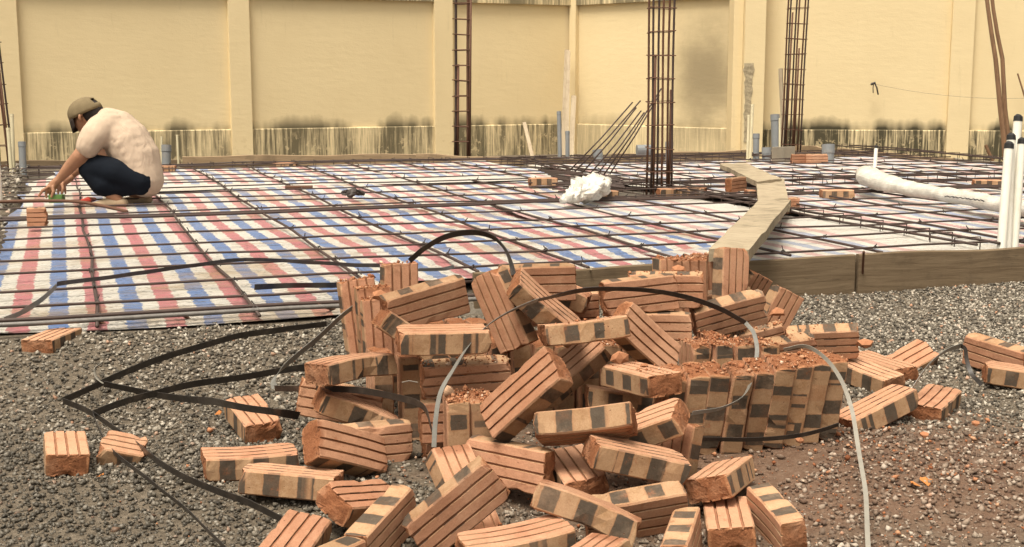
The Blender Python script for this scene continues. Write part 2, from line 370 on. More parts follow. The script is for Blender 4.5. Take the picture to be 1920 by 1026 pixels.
# gravel: tens of thousands of broken stones, one object
def ico():
    t = (1 + 5 ** .5) / 2
    v = np.array([(-1, t, 0), (1, t, 0), (-1, -t, 0), (1, -t, 0), (0, -1, t), (0, 1, t), (0, -1, -t), (0, 1, -t), (t, 0, -1), (t, 0, 1), (-t, 0, -1), (-t, 0, 1)], float)
    v /= np.linalg.norm(v[0])
    f = np.array([(0, 11, 5), (0, 5, 1), (0, 1, 7), (0, 7, 10), (0, 10, 11), (1, 5, 9), (5, 11, 4), (11, 10, 2), (10, 7, 6), (7, 1, 8), (3, 9, 4), (3, 4, 2), (3, 2, 6), (3, 6, 8), (3, 8, 9), (4, 9, 5), (2, 4, 11), (6, 2, 10), (8, 6, 7), (9, 8, 1)])
    return v, f
IV, IF = ico()
def octa():
    return np.array([(1, 0, 0), (-1, 0, 0), (0, 1, 0), (0, -1, 0), (0, 0, 1), (0, 0, -1)], float), np.array([(0, 2, 4), (2, 1, 4), (1, 3, 4), (3, 0, 4), (2, 0, 5), (1, 2, 5), (3, 1, 5), (0, 3, 5)])
def scatter(name, P, size, mat, flat=.6, base='ico', jit=.28, **k):
    n = len(P); bv, bf = (IV, IF) if base == 'ico' else octa(); nv = len(bv)
    r = np.random.RandomState(len(name) + n)
    V = np.repeat(bv[None], n, 0) * (1 + r.uniform(-jit, jit, (n, nv, 1)))
    V = V * (size[:, None, None] * np.stack([r.uniform(.8, 1.35, n), r.uniform(.6, 1.0, n), r.uniform(flat * .6, flat * 1.2, n)], 1)[:, None, :])
    a = r.uniform(0, 6.28, n); b = r.normal(0, .45, n); c = r.normal(0, .45, n)
    ca, sa, cb, sb, cc, sc = np.cos(a), np.sin(a), np.cos(b), np.sin(b), np.cos(c), np.sin(c)
    x, y, z = V[..., 0], V[..., 1], V[..., 2]
    y, z = y * cb[:, None] - z * sb[:, None], y * sb[:, None] + z * cb[:, None]
    x, z = x * cc[:, None] + z * sc[:, None], -x * sc[:, None] + z * cc[:, None]
    x, y = x * ca[:, None] - y * sa[:, None], x * sa[:, None] + y * ca[:, None]
    V = np.stack([x, y, z], -1) + P[:, None, :]
    F = (bf[None] + (np.arange(n) * nv)[:, None, None]).reshape(-1, 3)
    me = bpy.data.meshes.new(name); me.vertices.add(n * nv); me.vertices.foreach_set('co', V.ravel())
    me.loops.add(F.size); me.loops.foreach_set('vertex_index', F.ravel()); me.polygons.add(len(F))
    me.polygons.foreach_set('loop_start', np.arange(len(F)) * 3); me.update(calc_edges=True)
    return link(name, me, mat, kind='stuff', **k)
def strew(n, x0, x1, y0, y1, keep):
    P = np.stack([rng.uniform(x0, x1, n), rng.uniform(y0, y1, n)], 1)
    U = P[:, 0] * EU.x + P[:, 1] * EU.y; V = P[:, 0] * EV.x + P[:, 1] * EV.y
    return P[keep(P[:, 0], P[:, 1], U, V)]
front = lambda U: np.where(U > .95, 4.88, 4.30)
def keepn(X, Y, U, V):
    pile = ((X - .2) / .62) ** 2 + ((Y - 3.25) / .5) ** 2 < 1
    return (V < front(U) - np.abs(np.sin(U * 7)) * .05) & (np.abs(X) < Y * .43 + .25) & ~(pile & (rng.uniform(size=len(X)) < .8))
A_ = strew(270000, -2.6, 3.0, 2.2, 6.3, keepn)
sz = np.exp(rng.normal(math.log(.0043), .45, len(A_))); near_ = np.clip((A_[:, 1] - 2.2) / 2.5, 0, 1); sz *= 1 + .35 * near_; sz = np.minimum(sz, .0095)
dens = .6 + .4 * (waves(A_[:, 0], A_[:, 1], 9, 10, 2, 9) > -.25)
kp = rng.uniform(size=len(A_)) < dens * (1 - .25 * near_); A_ = A_[kp]; sz = sz[kp]
zz = gz(A_[:, 0], A_[:, 1]) + sz * rng.uniform(-.1, .75, len(A_))
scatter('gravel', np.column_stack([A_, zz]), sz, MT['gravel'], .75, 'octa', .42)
# gravel in the strip outside the slab on the left and far sides
B_ = strew(14000, -7, 1, 5, 13, lambda X, Y, U, V: (U < -.28) & (U > -2.2) & (np.abs(X) < Y * .46) & (V < 12.6))
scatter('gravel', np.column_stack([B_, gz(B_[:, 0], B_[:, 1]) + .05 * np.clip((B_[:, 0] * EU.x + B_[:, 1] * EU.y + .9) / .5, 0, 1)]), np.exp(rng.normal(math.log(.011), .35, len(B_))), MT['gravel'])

# ---------------------------------------------------------------- slab bed, tarps
def bed(name, u0, u1, v0, v1, z, mat, amp=.012, seed=1, res=.06, skirt=True, ragged=0.0):
    us = np.arange(u0, u1 + res, res); vs = np.arange(v0, v1 + res, res)
    def fz(X, Y):
        Z = z + amp * waves(X, Y, seed, 16, 2, 20)
        e = np.minimum(np.minimum(X - us[0], us[-1] - X), np.minimum(Y - np.where(X > 1.35, 4.93, vs[0]), vs[-1] - Y)) + ragged * waves(X, Y, seed + 5, 12, 3, 25)
        return np.where(e < .03, -.03 if skirt else z - .05, Z)
    o = link(name, grid_mesh(name, us, vs, fz), mat, kind='structure'); o.rotation_euler = (0, 0, YAW); return o
bed('slab_bed', -.42, 8.55, 4.30, 12.35, .085, MT['mud'], .010, 4, .07, True, .05)

def tarp(name, u0, u1, v0, v1, z, seed, label, bulges=(), amp=.016, res=(.06, .035), edge=.03, **mk):
    us = np.arange(u0, u1 + .01, res[0]); vs = np.arange(v0, v1 + .01, res[1])
    X, Y = np.meshgrid(us, vs)
    w_ = waves(X, Y, seed, 30, 6, 60, (.35, 1.2))
    Z = amp * .6 * waves(X, Y, seed + 3, 14, 1.5, 6) + amp * w_ * (.6 + .5 * np.sin(X * 1.3 + seed))
    Z = np.clip(Z, -.030, .020) + z
    for bu, bv, ru, rv, h in bulges:
        Z = Z + h * np.exp(-((X - bu) / ru) ** 2 - ((Y - bv) / rv) ** 2)
    Z = np.where(Y - v0 < .12, Z + (z + .002 - Z) * np.clip(1 - (Y - v0) / .12, 0, 1), Z)
    Xo = X - u0; Yo = Y - v0
    # uneven borders
    bx = edge * waves(Y, Y * 0, seed + 7, 12, 1.5, 14); by = edge * waves(X, X * 0, seed + 8, 12, 1.5, 14)
    tx = (X - u0) / (u1 - u0); ty = (Y - v0) / (v1 - v0)
    Xo = Xo + bx * (1 - tx) ** 6 - bx * tx ** 6; Yo = Yo + by * (1 - ty) ** 8 - by * ty ** 8
    ny_, nx_ = X.shape; v = np.stack([Xo, Yo, Z], -1).reshape(-1, 3)
    i = (np.arange(ny_ - 1)[:, None] * nx_ + np.arange(nx_ - 1)[None]).ravel(); i = i[~((X.ravel()[i] > 1.2) & (Y.ravel()[i] < 4.90))]; f = np.stack([i, i + 1, i + nx_ + 1, i + nx_], 1)
    me = bpy.data.meshes.new(name); me.vertices.add(len(v)); me.vertices.foreach_set('co', v.ravel())
    me.loops.add(len(f) * 4); me.loops.foreach_set('vertex_index', f.ravel()); me.polygons.add(len(f))
    me.polygons.foreach_set('loop_start', np.arange(len(f)) * 4); me.polygons.foreach_set('use_smooth', np.ones(len(f), bool)); me.update(calc_edges=True)
    o = link(name, me, mat_tarp(seed, u0, u1, **mk), label=label, cat='tarp', loc=UV(u0, v0)); o.rotation_euler = (0, 0, YAW); return o
# stripe phase: a blue stripe is centred on u = -0.04 (front left)
def ph(u0): return (-(-.04 - u0) + .247 * .63)
tarp('striped_tarp', -.32, 3.80, 4.34, 9.62, .135, 11, 'large striped tarp under the mesh between the squatting man and the brick pile', phase=ph(-.32), white_hi=3.95, edge=.05, fade=(3.2, 5.6, 0, .22),
     bulges=[(.3, 5.2, .5, .6, .01), (-.05, 9.3, .35, .4, .02)])
tarp('striped_tarp', -.20, 4.02, 9.50, 11.95, .150, 12, 'striped tarp lying behind the man up to the far formwork boards', phase=ph(-.20), wv=(.22, .26), dirt=.45, edge=.09, fade=(0, 1, .25, .25),
     bulges=[(0.05, 2.3, .3, .12, .10), (4.0, 2.25, .45, .16, .09), (1.6, .2, 1.2, .2, .02)])
tarp('striped_tarp', 4.22, 8.30, 4.92, 11.7, .130, 13, 'striped tarp right of the dark beam trench, beneath the long wrapped bundle', phase=.05, dirt=.35, white_lo=.12, edge=.07, fade=(0, 3, .25, .42),
     bulges=[(2.6, 6.75, .5, .25, .09), (3.2, 6.5, .3, .2, .05)])
tarp('striped_tarp', 2.6, 3.98, 4.94, 7.9, .148, 14, 'paler striped tarp strip overlapping beside the plank and front board', phase=.12, dirt=.35, white_hi=1.17, edge=.05, fade=(0, 1, .45, .45))

# ---------------------------------------------------------------- reinforcing mesh (one tied thing; every bar a part)
mesh_root = empty('rebar_mesh', UV(0, 4.3, .18), label='dark tied reinforcing bar mesh covering all the striped tarps', cat='rebar mesh')
T_V = [4.34, 4.62, 4.98, 5.40, 5.80, 6.22, 6.63, 7.10, 7.62, 7.76, 8.20, 8.62, 9.05, 9.46, 9.86, 10.25, 10.65, 11.05, 11.45, 11.85, 12.1]
L_U = [.09, .59, 1.10, 1.58, 2.06, 2.54, 3.03, 3.52, 4.38, 4.86, 5.36, 5.84, 6.33, 6.83, 7.33, 7.83, 8.2]
def inv(o): return o.matrix_basis.inverted()
IM = Matrix.Translation(-Vector(UV(0, 4.3, .18)))
def wob(a, s, amp): return amp * (math.sin(a * 1.9 + s) + .6 * math.sin(a * 4.3 + s * 2.1) + .35 * math.sin(a * 9.1 + s * 3.3))
bar_pos = {}
for i, v in enumerate(T_V):
    s = i * 1.7; mb = MB(); u0, u1 = (-.55 - .3 * abs(math.sin(s)), 8.4)
    if i == 0: u0, u1 = -.5, 2.0
    if i == 1: u0, u1 = -.5, 1.5
    pts = [IM @ UV(u, v + wob(u, s, .006) + (.04 * math.sin(s) * (u / 8 - .4)), .176 + wob(u, s + 2, .004)) for u in np.arange(u0, u1 + .2, .4)]
    mb.tube(pts, .0054 if i not in (0, 8) else .008, 6); mb.build('rebar', MT['rebar'], mesh_root, True)
    if i in (0, 8):                                # doubled lap bars
        mb = MB(); mb.tube([p + EV * -.055 + Vector((0, 0, -.004)) for p in pts], .0085, 6); mb.build('rebar', MT['rebar'] if i else MT['steel'], mesh_root, True)
for i, u in enumerate(L_U):
    s = i * 2.3 + 9; mb = MB(); v0 = 4.22 if u < 1.2 else 4.92
    pts = [IM @ UV(u + wob(v, s, .008), v, .163 + wob(v, s + 1, .004)) for v in np.arange(v0, 12.2, .4)]
    mb.tube(pts, .0066, 6); mb.build('rebar', MT['rebar'], mesh_root, True)
mb = MB()
for i, v in enumerate(T_V):
    for j, u in enumerate(L_U):
        if i < 2 and u > 1.4: continue
        s = i * 1.7; p = IM @ UV(u + wob(v, j * 2.3 + 9, .008), v + wob(u, s, .006), .172); a = (i * 7 + j * 3) % 6
        for q in (1, -1):
            d = (EU * q + EV).normalized() * .013
            mb.tube([p - d, p + Vector((0, 0, .013)), p + d], .0028, 4)
        h = .009 + .011 * ((i * 5 + j * 11) % 7) / 6
        mb.tube([p + Vector((0, 0, .008)), p + Vector((.006 * math.cos(a), .006 * math.sin(a), h)), p + Vector((.012 * math.cos(a), .008 * math.sin(a), h * 1.5))], .0026, 4)
mb.build('tie_wire', MT['tie'], mesh_root, kind='stuff')
# stray stub bars along the front lip
for i, (a, b) in enumerate([((155, 592), (215, 615)), ((1000 / 3.017, 583), (1105 / 3.017, 606)), ((480 + 355 / 3.017, 572), (480 + 470 / 3.017, 584))]):
    mb = MB(); mb.tube([at(*a, .175), at(*b, .125)], .006, 6); o = mb.build('rebar_offcut', MT['rust'])
    tag(o, ['short rusty rebar end poking out below the first tarp stripes, far left', 'short rusty rebar end poking toward the gravel, middle of the tarp front edge', 'short rusty rebar end beside the tall upright bricks'][i], 'rebar offcut')

def cage(name, P0, P1, w_, h_, nst, label, nb=4, r=.007, sr=.0035, mat='rebar', over=.0):
    # beam cage lying between two ground points
    d = (P1 - P0); L = d.length; yaw = math.atan2(d.y, d.x); root = empty(name, P0, yaw, label=label, cat='rebar cage', group='beam cages in the footings')
    for k in range(nb):
        yy = (-.5 + (k % 2)) * w_; z_ = (k // 2) * h_ + .015; mb = MB()
        mb.tube([(x, yy + wob(x, k * 2, .008), z_ + wob(x, k, .006)) for x in np.linspace(-over, L + over, 14)], r, 6); mb.build('rebar', MT[mat], root, True)
    ring = MB(); a = w_ / 2 + .01
    ring.tube([(0, -a, 0), (0, a, 0), (0, a, h_ + .03), (0, -a, h_ + .03), (0, -a, 0)], sr, 5)
    me = mesh('stirrup', ring.v, ring.f); me.materials.append(MT[mat])
    for i in range(nst):
        o = bpy.data.objects.new('stirrup', me); C.objects.link(o); o.parent = root
        o.location = (L * (i + .5) / nst, 0, 0); o.rotation_euler = (0, .12 * math.sin(i * 3.1), .15 * math.sin(i * 1.7))
cage('beam_cage', UV(4.09, 4.95, .075), UV(4.12, 12.0, .075), .13, .085, 36, 'low rusty beam cage in the dark trench running under the plank', over=.05)
cage('beam_cage', UV(3.4, 8.75, .12), UV(8.3, 8.55, .12), .13, .05, 26, 'flat beam cage crossing the slab beside the tall central column cage')
cage('beam_cage', UV(8.42, 5.0, .10), UV(8.42, 12.6, .10), .15, .09, 38, 'beam cage along the right formwork boards below the stained wall')
cage('beam_cage', UV(-.3, 12.12, .09), UV(4.6, 12.02, .09), .12, .07, 26, 'beam cage behind the man, along the far left boards')
cage('beam_cage', UV(4.6, 11.85, .09), UV(8.3, 11.75, .09), .12, .07, 20, 'beam cage behind the leaning rods, along the far right boards')
cage('beam_cage', UV(-.62, 6.0, .03), UV(-.66, 12.0, .03), .12, .08, 30, 'rusty beam cage on the gravel at the far left beside the cream pipes')

def column(base, wid, dep, H, nst, label, yaw=0.0, lean=(0, 0), nx_=3, ny_=2, mat='rust', r=.010, laps=(), sr=.004, s0=.1):
    root = empty('column_cage', base, yaw, label=label, cat='rebar column', group='upright column cages')
    root.rotation_euler = (lean[1], lean[0], yaw)
    for i in range(nx_):
        for j in range(ny_):
            x = (i / (nx_ - 1) - .5) * wid; y = (j / max(1, ny_ - 1) - .5) * dep; mb = MB()
            mb.tube([(x + .004 * math.sin(z * 3 + i), y, z) for z in np.linspace(-.05, H, 9)], r, 7); mb.build('rebar', MT[mat] if (i + j) % 2 else MT['rebar'], root, True)
            if (i, j) in laps:
                h = laps[(i, j)]; mb = MB(); mb.tube([(x + r * 2.1, y - .004, -.05), (x + r * 2.1, y - .004, h)], r * 1.05, 7); mb.build('rebar', MT[mat], root, True)
    ring = MB(); a, b = wid / 2 + r + .004, dep / 2 + r + .004
    ring.tube([(-a - .02, -b, 0), (a, -b, 0), (a, b, 0), (-a, b, 0), (-a, -b - .02, 0)], sr, 5)
    me = mesh('stirrup', ring.v, ring.f); me.materials.append(MT[mat])
    for i in range(nst):
        o = bpy.data.objects.new('stirrup', me); C.objects.link(o); o.parent = root
        o.location = (0, 0, s0 + (H - s0) * i / nst); o.rotation_euler = (.05 * math.sin(i * 2.7), .05 * math.sin(i * 1.9), .03 * math.sin(i * 3))
column(at(1235, 362, .12), .150, .15, 3.0, 17, 'tallest rusty column cage standing in the middle near the plank', YAW * .3, (0, 0), 3, 2, 'rust', .0085, {(0, 0): 1.0, (2, 1): .75}, .004, .16)
column(at(865, 301, .10) , .125, .10, 3.2, 19, 'thin column cage against the yellow wall left of the corner', 0, (.012, 0), 2, 2, 'rust', .0125, {(0, 0): 1.0, (1, 0): 1.75}, .0055, .2)
column(at(10, 332, .08), .12, .11, 3.0, 16, 'column cage cut by the left photo edge, beside two cream pipes', 0, (-.055, 0), 2, 2, 'rust', .009, {(1, 0): 1.1}, .004, .1)
column(at(1482, 287, .10), .19, .14, 3.2, 18, 'column cage on the right behind the thick grey pipe', 0, (.02, 0), 3, 2, 'rust', .010, {(0, 0): 1.6, (1, 0): 1.2}, .004, .1)

# leaning rods
for k, (x0, y0, x1, y1) in enumerate([(1066, 322, 1186, 192), (1076, 324, 1201, 189), (1090, 326, 1193, 202), (1105, 328, 1202, 208), (1118, 329, 1208, 211), (1130, 331, 1240, 166), (1143, 327, 1236, 178)]):
    mb = MB(); a = at(x0, y0, .17); S0 = FPX / ((a - Vector((0, 0, CAM_H))).dot(Vector((0, cp, -sp))))
    b = atS(x1, y1, S0 * .985 if k not in (5, 6) else S0 * 1.0)
    mb.tube([a, a.lerp(b, .5) + Vector((.004, 0, -.012)), b], .0062, 6)
    o = mb.build('leaning_rod', MT['rebar'], smooth=True)
    tag(o, ['leftmost of the bent starter rods leaning right, its tip the lowest left', 'second leaning starter rod from the left', 'third leaning starter rod from the left, shorter than its neighbours', 'middle one of seven leaning starter rods', 'fifth leaning starter rod from the left', 'long leaning starter rod reaching up behind the central column cage', 'rightmost leaning starter rod, ending at the central column cage'][k], 'rebar rod', 'starter rods leaning towards the central column cage')
rod_mat = empty('rod_bundle', at(1060, 330, .17), label='low dark bundle of rods on the tarp where the leaning rods start', cat='rebar bundle')
for k in range(7):
    mb = MB(); a = at(1010 + k * 6, 318 + k * 3, .19) - rod_mat.location; b = at(1160 + k * 2, 333 + k * 3.2, .19) - rod_mat.location
    mb.tube([a, a.lerp(b, .5) + Vector((0, 0, .015 * math.sin(k))), b], .008, 6); mb.build('rod', MT['rebar'], rod_mat, True)

# ---------------------------------------------------------------- formwork boards
def boardp(a, b, z0, z1, th, mat, label, name='formwork_board', cat='board', warp=.006, seed=0, ext=0.0, group=None):
    a = Vector(a); b = Vector(b); d = (b - a); d.z = 0; L = d.length; yaw = math.atan2(d.y, d.x); n = 14; v = []; f = []
    for i in range(n + 1):
        x = -ext + (L + 2 * ext) * i / n
        w0 = warp * math.sin(i * 1.3 + seed); t0 = warp * .8 * math.sin(i * .9 + seed * 2); c = .004
        q = [(0 + w0, z0 + t0 * .6), (th + w0, z0 + t0 * .6), (th + w0, z1 - c + t0), (th - c + w0, z1 + t0), (c + w0, z1 + t0), (w0, z1 - c + t0)]
        v += [(x, yy, zz) for yy, zz in q]
    for i in range(n):
        for k in range(6): a0 = i * 6 + k; b0 = i * 6 + (k + 1) % 6; f.append((a0, b0, b0 + 6, a0 + 6))
    f.append(tuple(range(6))[::-1]); f.append(tuple(n * 6 + k for k in range(6)))
    o = link(name, mesh(name, v, f), mat, label=label, cat=cat, loc=(a.x, a.y, 0), group=group); o.rotation_euler = (0, 0, yaw); return o
F1, F2, F3 = UV(1.55, 4.885), UV(3.33, 4.85), UV(3.345, 4.845)
boardp(F1, F2, -.03, .163, .028, MT['formwork'], 'long dark formwork board directly behind the brick pile', seed=1, warp=.005)
boardp(F3, UV(4.9, 4.74), -.01, .168, .030, MT['formwork'], 'dark formwork board at the right edge, in front of the white pipes', seed=3, warp=.005)
# iron pins holding the front boards
for k, (px, lab) in enumerate(((1612, 'thin iron pin nailed at the joint of the two front boards'), (1063, 'pale thin stick leaning on the front board behind the bricks'))):
    mb = MB()
    if k == 0: mb.tube([at(1611, 541, 0) + EV * -.02, at(1612, 470, .19) + EV * -.03], .0055, 6); o = mb.build('iron_pin', MT['rust'])
    else: mb.tube([at(1097, 535, .02), at(1108, 505, .165)], .004, 5); o = mb.build('thin_stick', MT['stick'])
    tag(o, lab, 'pin' if k == 0 else 'stick')
def farboard(p, q, zt, hh, label, mat='board', seed=0, ztop=.165):
    boardp(at(*p, ztop), at(*q, ztop), ztop - hh, ztop, .03, MT[mat], label, seed=seed, warp=.008)
farboard((-60, 303), (338, 299), 0, .17, 'dull far board behind the squatting man', 'formwork', 2)
farboard((342, 293), (780, 289), 0, .10, 'pale plank atop the far edge, right of the man', 'board', 5, .19)
farboard((330, 306), (790, 299), 0, .12, 'far formwork board under the pale plank', 'formwork', 8, .11)
farboard((775, 288), (1010, 299), 0, .18, 'far board behind the thin column cage', 'board', 6)
farboard((1000, 298), (1165, 297), 0, .16, 'short far board at the foot of the corner pipes', 'formwork', 9)
farboard((1150, 289), (1400, 282), 0, .17, 'far board behind the central column cage, below the soot stain', 'board', 7)
farboard((1486, 271), (1562, 278), 0, .15, 'short board between the two thick grey pipes on the right', 'board', 4)
farboard((1570, 278), (1786, 298), 0, .14, 'orange-brown board below the mouldy wall on the right', 'board', 10)
farboard((1788, 296), (1990, 318), 0, .16, 'cement-grey board at the right edge behind the bundle', 'concrete', 11)
o = boardp(at(1448, 304, .13), at(1490, 303, .13), .10, .28, .012, MT['concrete'], 'small square grey cement board standing by the column cage', 'cement_panel', 'panel', .001, 2)
# loose bricks / timber row behind
# ---------------------------------------------------------------- yellow walls
ZD, ZC = .306, 2.006
def wall(p0, p1, mat_kw, label, piers, coping=True, H=2.5, name='perimeter_wall', pier_w=.27, panel_depth=.05):
    d = p1 - p0; L = d.length; yaw = math.atan2(d.y, d.x)
    root = empty(name, (p0.x, p0.y, 0), yaw, label=label, cat='wall', group='yellow plastered perimeter walls')
    M = mat_wall('yellow_plaster_' + str(len(bpy.data.materials)), ZD, **mat_kw)
    MP = mat_wall('yellow_plaster_pier_' + str(len(bpy.data.materials)), -1.0, mold=.3)
    xs_ = np.arange(0, L + .2, .25); zs_ = np.concatenate([np.arange(ZD, 2.0, .14), [H]])
    def plate(nm, x0, x1, y0, y1, z0, z1, m, bev=.008):
        mb = MB(); mb.v += [(x0, y0, z0), (x1, y0, z0), (x1, y0, z1 - bev), (x0, y0, z1 - bev), (x0, y0 + bev, z1), (x1, y0 + bev, z1), (x0, y1, z0), (x1, y1, z0), (x1, y1, z1), (x0, y1, z1)]
        mb.f += [(0, 1, 2, 3), (3, 2, 5, 4), (4, 5, 8, 9), (0, 3, 4, 9, 6), (1, 7, 8, 5, 2), (6, 9, 8, 7), (0, 6, 7, 1)]
        return mb.build(nm, m, root)
    plate('wall_panel', 0, L, 0, .12, ZD - .03, H, M)
    plate('plinth', 0, L, -.030, .12, -.35, ZD, M, .012)
    for x in piers: plate('pilaster', x - pier_w / 2, x + pier_w / 2, -.075, .10, -.35, H - .002, MP)
    if coping:
        MCo = mat_wall('coping_plaster_' + str(len(bpy.data.materials)), ZC + .22, mold=.9)
        plate('coping', 0, L, -.062, .14, ZC, ZC + .34, MCo)
    return root
def gp(px, S): p = atS(px, 150, S); return Vector((p.x, p.y, 0))
WL, WC = gp(-160, 160), gp(1071, 128)
d = (WC - WL)
def along(a, b, px):                              # where the vertical through px meets the wall line
    r = ray(px, 150); r = Vector((r.x, r.y)); dd = b - a
    t = (a.x * r.y - a.y * r.x) / (dd.y * r.x - dd.x * r.y); return t * dd.length
wall(WL, WC, {}, 'long yellow wall on the left, from the photo edge to the corner', [along(WL, WC, 449), along(WL, WC, 829), along(WL, WC, 15)])
W1, W2 = gp(1073, 128), gp(1392, 143)
wall(W1, W2, {'mold': .45, 'soot': (along(W1, W2, 1322), .75, 1.0, 1.0)}, 'short yellow wall right of the corner with a sooty smudge', [.06], True, 2.9, pier_w=.12)
W3, W4 = gp(1428, 145), gp(2080, 150)
wall(W3, W4, {'mold': 1.25}, 'yellow wall at the right with black mould along its ledge', [along(W3, W4, 1799)], False, 2.9)
root = empty('wall_pier', gp(1410, 146), 0, label='broad yellow pier between the sooty wall and the right wall, plaster chipped', cat='pier')
mb = MB(); mb.box((-.13, -.14, -.35), (.13, .3, 2.9)); mb.build('shaft', mat_wall('yellow_plaster_shaft', -1, mold=.3), root)
mb = MB(); mb.box((-.255, -.02, -.35), (-.133, .35, 2.9)); mb.build('return_strip', mat_wall('yellow_plaster_strip', -1, mold=.3), root)
# chipped channel down the pier
mb = MB(); rr = random.Random(4); n = 26; L_, R2 = [], []
for i in range(n):
    z = 1.15 - i * .04; w1 = (.045 if i > 3 else .07) * (.8 + .4 * rr.random())
    cx = -.075 + .012 * rr.random(); L_.append((cx - w1, -.1435 - .006 * rr.random(), z)); R2.append((cx + w1, -.1435 - .006 * rr.random(), z))
mb.add([p for p in L_] + [p for p in R2], [(i, i + 1, n + i + 1, n + i) for i in range(n - 1)])
cm = mat_plain('bare_mortar', (.50, .42, .28), .95, .1, .5, 30, .8, (.28, .22, .14)); mb.build('chipped_channel', cm, root)

# wall hook with hanging wire and string
a = gp(1636, 147.5) + Vector((0, -.02, 0)); zc = .94 - (158 - 150) * .989 / 147
mb = MB(); mb.tube([a + Vector((0, 0, zc)), a + Vector((.01, -.05, zc + .01)), a + Vector((.035, -.06, zc - .04)), a + Vector((.06, -.05, zc - .13))], .010, 6)
mb.tube([a + Vector((0, -.03, zc)), a + Vector((-.01, -.05, zc - .05)), a + Vector((-.005, -.05, zc - .11))], .006, 5)
mb.tube([a + Vector((0, -.01, zc + .01)), a + Vector((-.03, -.04, zc + .0)), a + Vector((.02, -.05, zc + .02))], .016, 6)
tag(mb.build('wire_loop', MT['tie']), 'dark knotted wire hanging from a nail on the right wall', 'wire')
b_ = gp(1990, 150) + Vector((0, -.1, .94 - 30 * .989 / 150)); p0 = a + Vector((.02, -.05, zc))
mb = MB(); mb.tube([p0.lerp(b_, t) + Vector((0, 0, -.09 * 4 * t * (1 - t))) for t in np.linspace(0, 1, 12)], .0028, 4)
tag(mb.build('string', MT['stick']), 'thin string running right from the knotted wire along the wall', 'string')

# ---------------------------------------------------------------- pipes
def pipe(px, pyb, pyt, z, wpx, mat, label, lean=0.0, cap=None, collar=True, name='pvc_pipe', group=None, S=None, topx=None):
    p = at(px, pyb, z) if S is None else atS(px, pyb, S)
    S_ = FPX / ((p - Vector((0, 0, CAM_H))).dot(Vector((0, cp, -sp)))); r = wpx / 2 / S_
    top = atS(topx if topx is not None else px + lean, pyt, S_); h = (top - p).length
    root = empty(name, p, 0, label=label, cat='pipe', group=group)
    ax_ = (top - p).normalized(); root.rotation_euler = Vector((0, 0, 1)).rotation_difference(ax_).to_euler()
    n = 18; v = []; f = []
    prof = [(r, -.08), (r, h - (r * 1.6 if collar else .0)), (r * (1.10 if collar else 1), h - (r * 1.5 if collar else 0) + .001), (r * (1.10 if collar else 1), h), (r * .86, h), (r * .86, max(h - .12, 0))]
    for rr_, z_ in prof: v += [(rr_ * math.cos(6.2832 * k / n), rr_ * math.sin(6.2832 * k / n), z_) for k in range(n)]
    for i in range(len(prof) - 1):
        for k in range(n): f.append((i * n + k, i * n + (k + 1) % n, (i + 1) * n + (k + 1) % n, (i + 1) * n + k))
    link('tube', mesh('tube', v, f, False), MT[mat], root)
    if cap:
        mb = MB(); mb.tube([(0, 0, h - r * .6), (0, 0, h + r * .5), (r * .1, 0, h + r * 1.0)], [r * 1.08, r * 1.02, r * .55], 12); mb.build('cap', MT['black'], root)
    return root
pipe(44, 332, 266, .10, 13, 'pvc', 'grey pipe on the left standing between the cage and the man', -3)
pipe(312, 320, 272, .10, 17, 'pvc', 'grey pipe just behind the squatting man')
pipe(1050, 308, 209, .10, 8, 'pvc', 'tall slim grey pipe in the wall corner', -2)
pipe(1064, 308, 246, .10, 8, 'pvc', 'shorter slim grey pipe in the wall corner')
pipe(1124, 312, 281, .10, 17, 'pvc', 'stubby grey pipe behind the leaning rods', -4)
pipe(1255, 312, 266, .10, 14, 'pvc', 'grey pipe hidden behind the central column cage')
pipe(1417, 302, 251, .10, 12, 'pvc', 'slim grey pipe beside the capped cream pipe', 1)
pipe(1437, 304, 277, .10, 16, 'pvc', 'shortest grey stub in the right pipe group')
pipe(1455, 296, 215, .10, 16, 'pvc', 'thickest tall grey pipe beside the right column cage', -2)
pipe(1553, 308, 271, .12, 22, 'pvc', 'wide grey pipe standing alone on the right half of the slab')
pipe(1406, 308, 196, .10, 6, 'cream', 'taller cream pipe with rounded cap by the chipped pier', 5, None)
pipe(1401, 308, 216, .10, 5, 'cream', 'shorter cream pipe by the chipped pier', 3)
pipe(1462, 302, 222, .10, 4, 'cream', 'thin cream pipe hugging the thick grey pipe')
pipe(26, 330, 214, .10, 7, 'cream', 'taller cream pipe in front of the left column cage', -4)
pipe(22, 332, 240, .10, 7, 'cream', 'shorter cream pipe in front of the left column cage', -7)
pipe(303, 318, 256, .10, 4, 'cream', 'thin cream pipe close behind the back of the man')
pipe(335, 316, 253, .10, 4, 'cream', 'thin cream pipe standing free to the right of the man', -3)
pipe(1640, 318, 276, .15, 7, 'white', 'short white pipe with black cap behind the wrapped bundle', 3, True, False)
pipe(1877, 474, 274, .13, 17, 'white', 'front left white pipe of the capped cluster at the right edge', 15, True, False)
pipe(1888, 472, 258, .13, 16, 'white', 'white pipe half hidden in the middle of the capped cluster', 8, True, False)
pipe(1889, 468, 223, .13, 16, 'white', 'tallest white pipe of the capped cluster, with black cap', 20, True, False)
pipe(1901, 471, 266, .13, 15, 'white', 'rightmost white pipe of the capped cluster', 15, True, False)
o = pipe(-6, 385, 300, .15, 22, 'white', 'white pipe cut off by the left photo edge', -6, None, False)
# grey elbow stub lying in front of the sooty wall
p = at(1205, 287, .22); mb = MB(); mb.tube([p + Vector((-.06, 0, .03)), p + Vector((.09, .02, .03))], .052, 14); tag(mb.build('pipe_offcut', MT['pvc']), 'short grey pipe offcut lying by the sooty wall', 'pipe')

